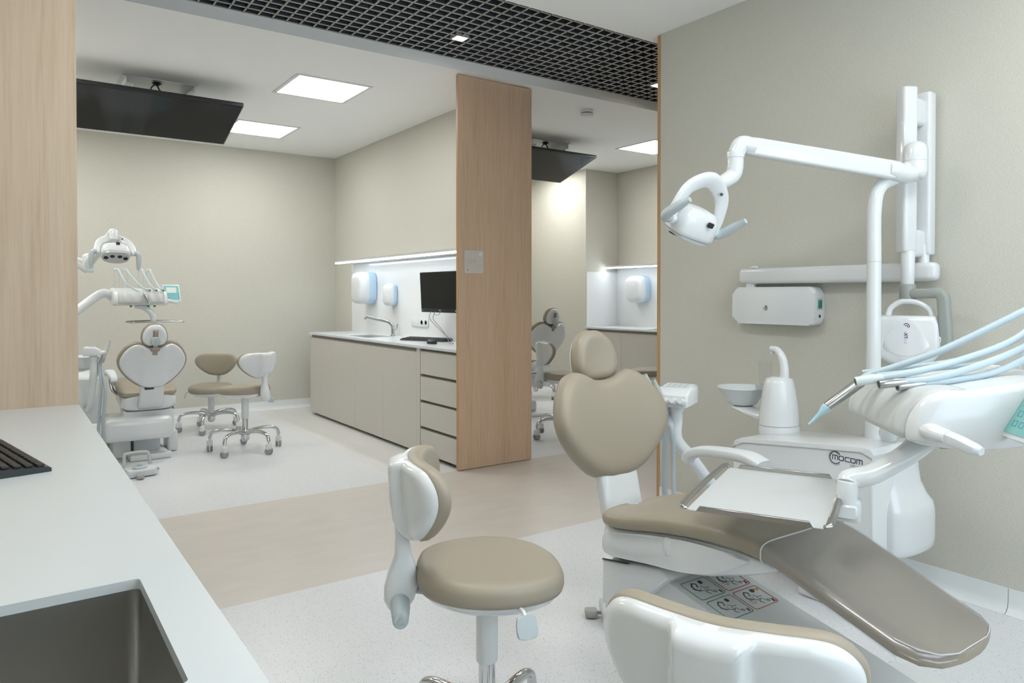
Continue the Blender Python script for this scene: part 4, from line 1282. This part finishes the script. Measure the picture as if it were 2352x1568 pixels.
# ================================================================== operating lights
def make_lamp(label, post, arm0, arm1, drop, head, ex, ez, hdir, post_r=.0285):
    """post: points of the standing pole; arm0/arm1 ends of the boom; drop: points from the boom's end to the yoke;
    head: centre of the lamp body, ex along its width, ez out of its back"""
    t = thing('operating_light', label, 'operating light', post[0], 0, 'operating lights')
    O = Vector(post[0])
    def V_(p):
        return Vector(p) - O
    k = len(post)
    B().tube([V_(p) for p in post], [post_r + .004] + [post_r] * (k - 1), 22, 8).build('post', WHITE, t, 50)
    m_ = post[2]
    B().lathe([(post_r + .0006, -.001), (post_r + .0006, .001)], 24, Matrix.Translation(V_(m_))).build('post_seam', GREYP, t)
    a0, a1 = V_(arm0), V_(arm1)
    d = (a1 - a0)
    ln = d.length; d.normalize()
    F_ = frame(a0, d, (0, 0, 1)) 
    side = F_.to_3x3() @ Vector((0, 0, 1))
    # spring boom: rounded box section
    sec = rrect(.078, .052, .012, 4)
    rings = []
    for x, sc in ((0, .9), (.03, 1), (ln * .5, .98), (ln - .04, .92), (ln, .84)):
        rings.append([F_ @ Vector((x, p[0] * sc, p[1] * sc)) for p in sec])
    B().loft(rings).build('boom', WHITE, t, 50)
    # elbow barrel at the post end
    e = V_(post[-1])
    bz = [(.030, -.075), (.042, -.066), (.046, -.045), (.046, -.001), (.0445, 0), (.046, .001), (.046, .045), (.040, .066), (.024, .080), (.006, .084)]
    B().lathe(bz, 28, Matrix.Translation(e)).build('elbow_barrel', WHITE, t, 50)
    B().tube([e + Vector((0, 0, -.045)), lerp(e, a0, .5) + Vector((0, 0, -.035)), a0 + d * .01, a0 + d * .05], [.036, .040, .040, .036], 16, 6, up=(0, 0, 1), ry=[.030, .036, .043, .034]).build('elbow_cover', WHITE, t, 60)
    B().tube([V_(post[-2]), e + Vector((0, 0, -.05))], [.030, .034], 16).build('post_neck', WHITE, t, 60)
    # drop joints
    D = [V_(p) for p in drop]
    j = B().tube([a1 - d * .03, a1 + d * .02, D[0]], [.038, .036, .033], 16, 6, up=(0, 0, 1), ry=[.036, .036, .033])
    j.lathe([(.034, -.012), (.0345, .0), (.033, .012)], 24, Matrix.Translation(D[0]))
    j.build('boom_joint', WHITE, t, 60)
    B().tube(D, [.0315] * (len(D) - 1) + [.026], 18, 6).build('drop_link', WHITE, t, 60)
    # yoke and lamp body in the head's frame
    ex, ez = Vector(ex).normalized(), Vector(ez).normalized()
    ey = ez.cross(ex).normalized(); ez = ex.cross(ey).normalized()
    H = Matrix((ex, ey, ez)).transposed().to_4x4(); H.translation = V_(head)
    yk = [(-.124, 0, .0), (-.122, .008, .06), (-.090, .02, .135), (0, .028, .180), (.090, .02, .135), (.122, .008, .06), (.124, 0, .0)]
    yo = B().tube([H @ Vector(p) for p in yk], [.022, .024, .030, .034, .030, .024, .022], 16, 6, up=ez if False else (H.to_3x3() @ Vector((0, 1, .2))), ry=[.013, .014, .016, .019, .016, .014, .013], power=.8)
    yo.build('yoke', WHITE, t, 60)
    B().cyl(H @ Vector((.055, .000, .150)), H @ Vector((.055, -.006, .150)), .006, n=12).build('sensor', HOSEDARK, t)
    # body: domed back, flat lens side facing -z
    ob = [(.105, 0), (.092, .050), (.05, .074), (0, .080), (-.05, .074), (-.092, .050), (-.105, 0), (-.094, -.045), (-.055, -.066), (0, -.071), (.055, -.066), (.094, -.045)]
    bd = B().pad([(x, y) for x, y in ob], [(.012, -.040), (.003, -.036), (0, -.022), (.002, .0), (.007, .026), (.017, .050), (.034, .067)], None, 5, .009, M=H).build('lamp_body', WHITE, t, 60)
    B().pad([(x * .93, y * .90) for x, y in ob], [(.010, -.048), (.002, -.046), (0, -.0395)], lambda p: Vector((p.x, p.y, p.z - .006 * (1 - (p.x / .1) ** 2) if p.z < -.045 else p.z)), 4, M=H).build('lens_cover', FILMW, bd, 60)
    for x, y in ((-.068, .006), (-.026, -.014), (.026, -.014), (.068, .006)):
        B().lathe([(.017, -.0585), (.0165, -.050)], 18, H @ Matrix.Translation((x, y, .004))).build('reflector', BLACK, bd)
    B().box((-.014, -.070, -.016), (.014, -.058, .004), .004, 2, H @ Matrix.Translation((.012, -.006, .042))).build('switch_plate', BLACK, bd)
    for s_ in (-1, 1):
        hv = Vector(hdir).normalized()
        h0 = Vector((s_ * .128, 0, 0))
        hd = B().tube([H @ h0, H @ (h0 + Vector((s_ * .022, 0, 0))), H @ (h0 + Vector((s_ * .036, 0, 0)) + hv * .025), H @ (h0 + Vector((s_ * .038, 0, 0)) + hv * .08), H @ (h0 + Vector((s_ * .036, 0, 0)) + hv * .128)], [.018, .020, .020, .018, .010], 14, 6)
        hd.build('handle', GREYP, t, 60)
        B().cyl(H @ Vector((s_ * .108, 0, 0)), H @ Vector((s_ * .130, 0, 0)), .020, n=20, bev=.003).build('handle_hub', WHITE, t)
    return t
make_lamp('white operating light on its long boom in front of the beige wall',
          [(2.985, 1.607, .700), (2.985, 1.607, 1.10), (2.985, 1.607, 1.44), (2.985, 1.607, 1.66), (3.01, 1.595, 1.755), (3.075, 1.555, 1.80), (3.140, 1.516, 1.862)],
          (3.045, 1.545, 1.815), (2.415, 1.820, 1.893), [(2.375, 1.838, 1.855), (2.372, 1.838, 1.80), (2.358, 1.846, 1.768), (2.288, 1.862, 1.728)],
          (2.168, 1.878, 1.567), (.987, .014, -.177), (.154, -.492, .857), (0, -.62, .79))
make_lamp('white operating light with four round lenses above the dental chair in room A04',
          [(.30, 6.93, .700), (.30, 6.93, 1.10), (.30, 6.93, 1.40), (.30, 6.93, 1.52), (.33, 6.92, 1.585), (.42, 6.90, 1.605), (.57, 6.86, 1.56)],
          (.575, 6.83, 1.575), (.715, 6.60, 1.79), [(.725, 6.57, 1.77), (.725, 6.555, 1.745), (.725, 6.56, 1.76)],
          (.725, 6.47, 1.635), (1, 0, -.03), (0, .62, .78), (0, .62, -.78), .024)

# ================================================================== delivery consoles
def make_console(label, loc, rz, hoses, syringe, tray_pts, support, whip=1):
    """local x along the console's width, +y its padded front, origin under the pad's front edge"""
    t = thing('delivery_console', label, 'instrument console', loc, rz, 'delivery consoles')
    W2 = .188
    # front pad with five finger grooves
    pr = crom([(-.005, .004), (.004, .020), (.000, .050), (-.018, .082), (-.050, .106), (-.090, .116), (-.135, .117)], 4)
    nx = 61
    rings = []
    for i in range(nx):
        x = lerp(-W2 + .010, W2 - .010, i / (nx - 1))
        e_ = min(1, (W2 - .010 - abs(x)) / .02)
        sh = .012 * (1 - math.sqrt(max(0, 1 - (1 - e_) ** 2)))
        row = []
        for k, p_ in enumerate(pr):
            f = k / (len(pr) - 1)
            g_ = max(0, math.cos(PI * ((x / .068) % 1 - .5))) ** 1.2 if abs(x) < .17 else 0
            wv = max(0, 1 - ((f - .42) / .24) ** 2)
            ins = .010 * g_ * wv + sh
            dv = Vector((p_.x + .08, p_.y - .03)).normalized()
            row.append(Vector((x, p_.x - dv.x * ins, p_.y - dv.y * ins)))
        row += [Vector((x, -.135, .060)), Vector((x, -.06, .015))]
        rings.append(row)
    B().loft(rings).build('front_pad', WHITE2B, t, 65)
    # body
    body = [(-.020, .000), (-.008, .012), (-.012, .05), (-.034, .088), (-.062, .108), (-.098, .1165), (-.140, .118), (-.20, .128), (-.30, .142), (-.40, .138), (-.455, .115), (-.470, .080), (-.45, .045), (-.38, .020), (-.20, -.012), (-.08, -.012)]
    MX = Matrix(((0, 0, 1, 0), (1, 0, 0, 0), (0, 1, 0, 0), (0, 0, 0, 1)))
    pts = crom(body, 3, True)
    rings = []
    for x, k in ((-W2 - .022, .80), (-W2 - .018, .90), (-W2 - .010, .96), (-W2 + .004, 1), (-W2 + .010, 1), (-W2 + .0105, .985), (0, .985), (W2 - .0105, .985), (W2 - .010, 1), (W2 - .004, 1), (W2 + .010, .96), (W2 + .018, .90), (W2 + .022, .80)):
        rings.append([Vector((x, -.22 + (p_.x + .22) * k, .06 + (p_.y - .06) * k)) for p_ in pts])
    bd = B().loft(rings).build('console_body', WHITE, t, 60)
    B().lathe([(.022, 0), (.020, .004)], 20, frame((-W2 - .021, -.27, .05), (0, 1, 0), (0, 0, 1), (-1, 0, 0))).build('side_cap', WHITE2, bd)
    # side handle: white boss, grey grip
    h = B().tube([(-W2 - .0, -.045, .030), (-W2 - .035, -.055, .026), (-W2 - .06, -.068, .022)], [.024, .022, .020], 14, 5, up=(0, 0, 1), ry=[.020, .018, .016]).build('side_handle', WHITE, t, 60)
    B().tube([(-W2 - .055, -.066, .022), (-W2 - .078, -.080, .017), (-W2 - .106, -.098, .008), (-W2 - .118, -.106, .006)], [.017, .018, .017, .010], 12, 5, up=(0, 0, 1), ry=[.015, .014, .012, .008], power=.7).build('grip', GREYP2, h)
    # touch panel on its ledge
    B().box((-W2 - .150, -.43, .020), (-W2 - .01, -.26, .036), .006, 2).build('ledge', GREYP2, t)
    FS = frame((-W2 - .085, -.235, .098), (-1, 0, 0), (0, -.50, .866), (0, .866, .50))
    tp = B().prism(rrect(.140, .170, .010), -.014, 0, .003, 2, FS).build('touch_panel', WHITE, t)
    B().prism(rrect(.126, .152, .006), 0, .0015, 0, 1, FS).build('teal_face', TEAL, tp)
    B().prism(rrect(.080, .056, .003), .0015, .0022, 0, 1, FS @ Matrix.Translation((0, .028, 0))).build('display', LCD, tp)
    b = B()
    for i in range(5):
        for j in range(3):
            seg(b, [(-.048 + i * .024, -.058 + j * .024), (-.034 + i * .024, -.058 + j * .024), (-.034 + i * .024, -.046 + j * .024), (-.048 + i * .024, -.046 + j * .024), (-.048 + i * .024, -.058 + j * .024)], .0022, FS @ Matrix.Translation((0, 0, .0015)))
    for k in range(3):
        b.box((.050, -.062 + k * .02, .0015), (.058, -.052 + k * .02, .0025), 0, 1, FS)
    b.build('key_print', TEALD, tp)
    # switches under the front edge
    for x, m_ in ((-.115, GREENS), (-.065, GREENS), (-.015, YELLOW), (.07, GREENS)):
        B().box((x - .009, -.125, -.026), (x + .009, -.105, -.010), .002, 1).build('under_switch', m_, t)
    Ri = (Matrix.Translation(Vector(loc)) @ Matrix.Rotation(rz, 4, 'Z')).inverted()
    # whip arms and hoses
    for x in (.140, .075, -.055, -.120):
        a = B().tube([(x - .022, -.42, .10), (x - .020, -.445, .26), (x - .018, -.455, .30)], .0032, 8)
        a.tube([(x + .022, -.42, .10), (x + .020, -.445, .26), (x + .018, -.455, .30)], .0032, 8)
        a.tube([(x - .021, -.435, .20), (x + .021, -.435, .20)], .003, 8, smooth=False)
        a = a.build('whip_arm', GREYP, t)
        B().box((x - .022, -.475, .295), (x + .022, -.440, .318), .006, 2).build('arm_cap', WHITE, a)
    for k, (pts, r_, tip) in enumerate(hoses):
        P = [Ri @ Vector(p_) for p_ in pts]
        h = B().tube(P, r_, 12, 8).build('hose', HOSE, t)
        if tip:
            d = (P[0] - P[1]).normalized()
            m_, ln, rt_ = tip
            c = B()
            a0, a1 = P[0] - d * .012, P[0] + d * ln
            c.tube([a0, lerp(a0, a1, .35), a1 - d * .002, a1], [r_ * 1.05, rt_, rt_, rt_ * .93], 18, smooth=False)
            c.build('hose_connector', m_, h, 40)
            B().cyl(a1 - d * .001, a1 + d * .0008, rt_ * .72, n=16).build('bore', HOSEDARK, h)
    if syringe:
        P = [Ri @ Vector(p_) for p_ in syringe]
        # hose boot, steel body, blue nose
        s_ = B().tube([P[0], lerp(P[0], P[1], .5), P[1]], [.0095, .012, .0125], 16, smooth=False).build('syringe_boot', HOSE, t)
        B().tube([P[1], lerp(P[1], P[2], .04), lerp(P[1], P[2], .96), P[2]], [.0125, .0135, .0125, .012], 18, smooth=False).build('syringe_body', STEEL, t)
        B().tube([P[2], lerp(P[2], P[3], .12), lerp(P[2], P[3], .38), lerp(P[2], P[3], .98), P[3]], [.0125, .0125, .006, .0025, .0025], 14, smooth=False).build('syringe_nose', BLUES, t)
    # tray arm
    TP = [Ri @ Vector(p_) for p_ in tray_pts]
    B().tube(TP[:-2], [.040, .036, .030, .027, .026][:len(TP) - 2], 16, 6, up=(0, 0, 1), ry=[.020, .022, .024, .025, .026][:len(TP) - 2]).build('tray_arm', WHITE, t, 60)
    B().cyl(TP[-3] + Vector((0, 0, .012)), TP[-2], .024, .022, 24, .004).build('tray_pivot', WHITE, t)
    # supporting arm towards the unit
    SP = [Ri @ Vector(p_) for p_ in support]
    B().tube(SP, [.034] * len(SP), 16, 8, up=(0, 0, 1), ry=[.038] * len(SP)).build('support_arm', WHITE, t, 60)
    return t, Ri
WHITE2B = mat('pale_silicone', (.56, .58, .575), .45)

def make_tray(label, c, ax, w_, d_, group='instrument trays'):
    """steel tray: a centre, the bearing of its long edge, length and depth"""
    t = thing('instrument_tray', label, 'tray', c, ax, group)
    B().prism(rrect(w_, d_, .006), 0, .0016, 0, 1).build('pan', TRAYM, t)
    hw, hd = w_ / 2, d_ / 2
    # upturned lips with cut-back corners
    for s_ in (-1, 1):
        pr = [(-hw + .022, 0), (hw - .022, 0), (hw - .030, .012), (-hw + .030, .012)]
        M = Matrix(((1, 0, 0, 0), (0, 0, 1, s_ * hd), (0, 1, 0, 0), (0, 0, 0, 1)))
        b = B().prism(pr, -.0008, .0008, 0, 1, M)
        b.box((-hw + .03, s_ * hd - .004, .0105), (hw - .03, s_ * hd + .004, .013), .001, 1)
        b.build('lip', STEEL, t)
    for s_ in (-1, 1):
        B().tube([(s_ * hw, -hd + .004, .004), (s_ * (hw + .012), -hd + .020, .010), (s_ * (hw + .014), 0, .012), (s_ * (hw + .012), hd - .020, .010), (s_ * hw, hd - .004, .004)], [.007, .008, .008, .008, .007], 10, 4, up=(0, 0, 1), ry=[.004, .006, .007, .006, .004]).build('end_rail', STEEL, t)
    return t

# front room: console turned to the bed, tray swung over the seat
CN = (1.770, .955, .972)
HOSE2 = mat('pale_green_plastic', (.60, .68, .66), .4)
STEEL2 = mat('polished_steel', (.55, .57, .58), .16, 1)
hz = [
    ([(1.812, .985, 1.097), (1.848, .930, 1.122), (1.905, .85, 1.165), (2.02, .735, 1.252), (2.10, .70, 1.290), (2.155, .712, 1.292)], .0085, None),
    ([(1.712, .912, 1.101), (1.76, .862, 1.115), (1.86, .80, 1.142), (1.98, .72, 1.196), (2.10, .68, 1.28), (2.112, .662, 1.290)], .0082, (HOSE2, .05, .0115)),
    ([(1.742, .872, 1.094), (1.80, .822, 1.104), (1.88, .765, 1.132), (1.97, .695, 1.18), (2.02, .60, 1.27), (2.024, .566, 1.290)], .0085, (STEEL2, .05, .0112)),
    ([(1.775, .846, 1.089), (1.83, .80, 1.098), (1.91, .74, 1.118), (1.97, .67, 1.17), (1.985, .56, 1.27), (1.982, .519, 1.290)], .0082, (STEEL2, .05, .0112)),
    ([(1.84, 1.02, 1.098), (1.90, .93, 1.115), (1.99, .84, 1.14), (2.06, .74, 1.20), (2.10, .67, 1.28)], .006, None),
    ([(1.80, .96, 1.098), (1.87, .86, 1.118), (1.96, .77, 1.14), (2.0, .66, 1.21), (2.015, .58, 1.28)], .006, None),
]
con, RI = make_console('white instrument console with grooved pad and teal panel at the right frame edge', CN, R(47.8), hz,
                       [(1.814, .983, 1.098), (1.795, .996, 1.080), (1.722, 1.047, 1.014), (1.683, 1.074, .969)],
                       [(1.85, .86, .960), (1.80, .875, .920), (1.727, .926, .868), (1.685, .962, .852), (1.672, .962, .840), (1.672, .962, .770), (1.672, .962, .770)],
                       [(2.02, .93, 1.01), (2.10, .98, .98), (2.45, 1.20, .92), (2.80, 1.42, .86), (2.90, 1.50, .74)])
make_tray('steel instrument tray hanging over the beige seat in the front room', (1.604, 1.1315, .790), R(-63.8), .302, .475)
b = B().box((-.028, -.030, -.040), (.028, .030, .012), .006, 2, Matrix.Translation((1.683, .968, .792)) @ Matrix.Rotation(R(26), 4, 'Z'))
b.box((-.040, -.024, -.030), (-.026, .024, .004), .004, 1, Matrix.Translation((1.683, .968, .792)) @ Matrix.Rotation(R(26), 4, 'Z'))
b.box((-.30, -.012, -.010), (.0, .012, -.002), 0, 1, Matrix.Translation((1.690, .975, .790)) @ Matrix.Rotation(R(28 + 90), 4, 'Z') @ Matrix.Rotation(R(-30), 4, 'Z') @ Matrix.Rotation(PI, 4, 'Z')) if False else None
k = b.build('tray_bracket', WHITE, con)
k.matrix_basis = RI

# room A04: console above the chair with whip arms up
CA = (.965, 6.86, 1.222)
def ha(x0, x1):
    """hose from a whip arm's top (at pixel-free world x0) down to the pad at x1"""
    return [(x1, 6.915, 1.345), (lerp(x1, x0, .25), 6.96, 1.36), (lerp(x1, x0, .6), 7.10, 1.43), (lerp(x1, x0, .92), 7.27, 1.525), (x0, 7.318, 1.535)]
hA = [(ha(.89, 1.025), .0075, (HOSEG, .016, .0095)), (ha(1.02, 1.08), .0075, (HOSEG, .016, .0095)), (ha(1.085, 1.135), .0075, (HOSEG, .016, .0095)),
      ([(.985, 6.885, 1.30), (.93, 6.94, 1.345), (.87, 7.05, 1.40), (.84, 7.25, 1.51), (.825, 7.318, 1.535)], .0075, None)]
conA, RA = make_console('white instrument console in room A04 with its hoses up on thin arms', CA, PI, hA,
                        [(.975, 6.86, 1.325), (.985, 6.845, 1.30), (1.01, 6.835, 1.25), (1.025, 6.835, 1.205)],
                        [(.94, 6.98, 1.205), (.985, 6.95, 1.195), (1.03, 6.93, 1.165), (1.055, 6.92, 1.13), (1.06, 6.92, 1.11), (1.06, 6.92, 1.06), (1.06, 6.92, 1.06)],
                        [(.77, 7.08, 1.29), (.68, 7.08, 1.31), (.50, 7.04, 1.17), (.36, 6.98, 1.06), (.32, 6.95, .76)])
make_tray('steel instrument tray above the headrest of the chair in room A04', (1.075, 6.91, 1.062), R(93), .27, .40)

# ================================================================== wall x-ray
t = thing('wall_x_ray', 'white jointed x-ray arm and head mounted on the beige wall', 'x-ray unit', (3.36, 2.30, 1.25))
OX = Vector((-3.36, -2.30, -1.25))
TX = Matrix.Translation(OX)
SAGE = mat('sage_grey_arm', (.31, .335, .31), .35)
def part(b, nm, m, par=None, ang=50):
    return b.build(nm, m, par or t, ang, TX)
# control box on the wall
FW = frame((3.36, 2.305, 1.245), (0, -1, 0), (0, 0, 1), (-1, 0, 0))
bx = part(B().prism(rrect(.495, .195, .035, 6), 0, .085, .018, 3, FW), 'control_box', WHITE)
part(B().prism(rrect(.026, .026, .006), .085, .0875, .001, 1, FW @ Matrix.Translation((-.035, -.012, 0))), 'badge', STEEL2, bx)
s_ = part(B().box((.2465, -.010, .030), (.2525, .030, .060), .001, 1, FW), 'power_switch', GREENS, bx)
part(B().box((.2460, -.018, .024), (.2495, .038, .066), .001, 1, FW), 'switch_frame', GREYP, bx)
part(B().lathe([(.008, 0), (.008, .002)], 14, frame((3.36 - .045, 2.305 - .2475, 1.195), (1, 0, 0), (0, 0, 1), (0, -1, 0))), 'warning_dot', NAVY, bx)
# extension arm along the wall, pivoting on the box
part(B().cyl((3.31, 2.455, 1.335), (3.31, 2.455, 1.365), .030, n=24), 'box_pivot', WHITE)
sec = rrect(.085, .066, .022, 5)
rings = []
for y, k in ((2.515, .55), (2.510, .80), (2.495, 1), (1.62, 1), (1.53, 1), (1.505, .9), (1.497, .65)):
    rings.append([Vector((3.302 + p_[1] * k, y, 1.402 + p_[0] * k)) for p_ in sec])
part(B().loft(rings), 'extension_arm', WHITE)
part(B().lathe([(.022, 1.446), (.021, 1.453), (.016, 1.456)], 20, Matrix.Translation((3.302, 2.43, 0))), 'arm_cap', WHITE)
# folded scissor arm
part(B().cyl((3.30, 1.555, 1.44), (3.30, 1.555, 1.52), .022, n=20), 'arm_spigot', WHITE)
def upright(x, y, z0, z1, a, c, ro):
    b = B().prism(rrect(a, c, .014, 4), z0, z1, .008, 2, Matrix.Translation((x, y, 0)) @ Matrix.Rotation(ro, 4, 'Z'))
    return b
part(upright(3.315, 1.560, 1.475, 2.185, .062, .070, 0), 'rear_arm', WHITE)
part(upright(3.195, 1.580, 1.485, 2.195, .066, .064, R(-28)), 'front_arm', WHITE)
for z in (2.10, 1.53):
    part(B().box((3.20, 1.545, z - .065), (3.315, 1.592, z + .055), .018, 3), 'arm_joint', WHITE)
part(B().cyl((3.195, 1.572, 1.345), (3.195, 1.572, 1.49), .026, .028, 24, .004), 'head_spigot', WHITE)
part(B().cyl((3.195, 1.572, 1.262), (3.195, 1.572, 1.348), .0325, n=24, bev=.006), 'yoke_socket', SAGE)
part(B().tube([(3.190, 1.57, 1.307), (3.19, 1.50, 1.307), (3.19, 1.445, 1.307), (3.19, 1.425, 1.290), (3.19, 1.42, 1.24), (3.19, 1.412, 1.14), (3.19, 1.412, 1.085)], [.021, .021, .022, .024, .024, .024, .022], 14, 4, up=(1, 0, 0), ry=.021, power=.6), 'yoke', SAGE)
# tube head with carrying handle
FH = frame((3.175, 1.560, 1.115), (.30, -.954, 0), (0, 0, 1))
hd_o = [(-.112, .098), (.108, .098), (.118, .060), (.128, -.02), (.122, -.062), (.100, -.095), (.06, -.118), (0, -.122), (-.06, -.116), (-.100, -.090), (-.124, -.050), (-.126, -.02), (-.118, .05)]
hd = part(B().prism(crom(hd_o, 3, True) if False else hd_o, -.060, .060, .022, 4, FH), 'tube_head', WHITE, None, 60)
part(B().tube([FH @ Vector(p_) for p_ in ((-.078, .090, 0), (-.066, .128, 0), (-.03, .155, 0), (.01, .158, 0), (.046, .150, 0), (.080, .125, 0), (.092, .090, 0))], .0125, 14, 6, up=FH.to_3x3() @ Vector((0, 0, 1)), ry=.016), 'carrying_handle', WHITE, hd)
part(B().cyl(FH @ Vector((.114, .0, 0)), FH @ Vector((.146, 0, 0)), .046, n=28, bev=.004), 'angle_dial', WHITE2, hd)
b = B()
for k in range(7):
    a = R(-60 + 20 * k)
    b.box((.1205, -.002, .0458), (.1255, .002, .0464), 0, 1, FH @ Matrix.Rotation(a, 4, 'X'))
part(b, 'dial_ticks', INK, hd)
part(B().cyl(FH @ Vector((-.005, -.11, .02)), FH @ Vector((-.005, -.185, .025)), .040, n=28, bev=.004), 'collimator_cone', WHITE2, hd)
FP = FH @ Matrix.Translation((0, 0, .0600))
part(B().prism(crom([(-.085, -.035), (-.06, .03), (0, .082), (.012, .082), (.062, .03), (.090, -.035), (.05, -.062), (0, -.072), (-.05, -.062)], 4, True), -.004, .0016, .001, 1, FP), 'front_badge', WHITE, hd)
LG = FP @ Matrix.Translation((0, .002, .0018)) @ Matrix.Rotation(R(-90), 4, 'Z')
b = B()
seg(b, [(-.052 + .011 * math.cos(R(a)), .004 + .011 * math.sin(R(a))) for a in range(60, 241, 12)], .0028, LG)
seg(b, [(-.050 + .005 * math.cos(R(a)), .004 + .005 * math.sin(R(a))) for a in range(60, 241, 20)], .0024, LG)
part(b, 'maker_emblem', PURPLE, hd)
for txt, x, m_, bo in (('e', -.030, LILAC, 0), ('XT', -.0225, PURPLE, .0006), ('end', -.003, LILAC, 0)):
    o = text_mesh('model_lettering', txt, .0175, m_, hd, TX @ LG @ Matrix.Translation((x, -.004, 0)), .0003, 1.0, bo)

# ================================================================== foot controls
def foot_control(label, loc, rz, group='foot controls'):
    t = thing('foot_control', label, 'foot control', loc, rz, group)
    base = [(-.10, -.085), (.075, -.085), (.10, -.05), (.105, .06), (.085, .09), (-.085, .09), (-.105, .05)]
    B().prism(base, .004, .058, .014, 3).build('housing', GREYP2, t)
    B().lathe([(.050, .056), (.050, .066), (.044, .071), (.020, .074), (.018, .084), (.012, .088)], 28, Matrix.Translation((-.01, -.02, 0))).build('pedal_disc', GREYP, t)
    B().tube([(-.088, .07, .05), (-.086, .085, .12), (-.07, .09, .148), (.05, .09, .148), (.078, .085, .13), (.086, .07, .05)], .012, 10, 4).build('carry_bar', GREYP_S, t)
    B().tube([(-.03, -.08, .022), (-.035, -.105, .022)], .007, 8).build('knob_stem', GREYD, t)
    B().box((-.062, -.150, .004), (-.012, -.100, .036), .010, 2).build('side_knob', GREYD2, t)
    B().tube([(.09, .06, .012), (.13, .08, .006), (.16, .12, .005), (.15, .18, .005)], .004, 8).build('cord', GREYD, t)
    return t
foot_control('grey foot control on the floor behind the white chair in room A04', (.80, 5.80, 0), R(8))
foot_control('grey foot control under the front chair, its knob beside the stool back', (2.011, 2.088, 0), R(-125))
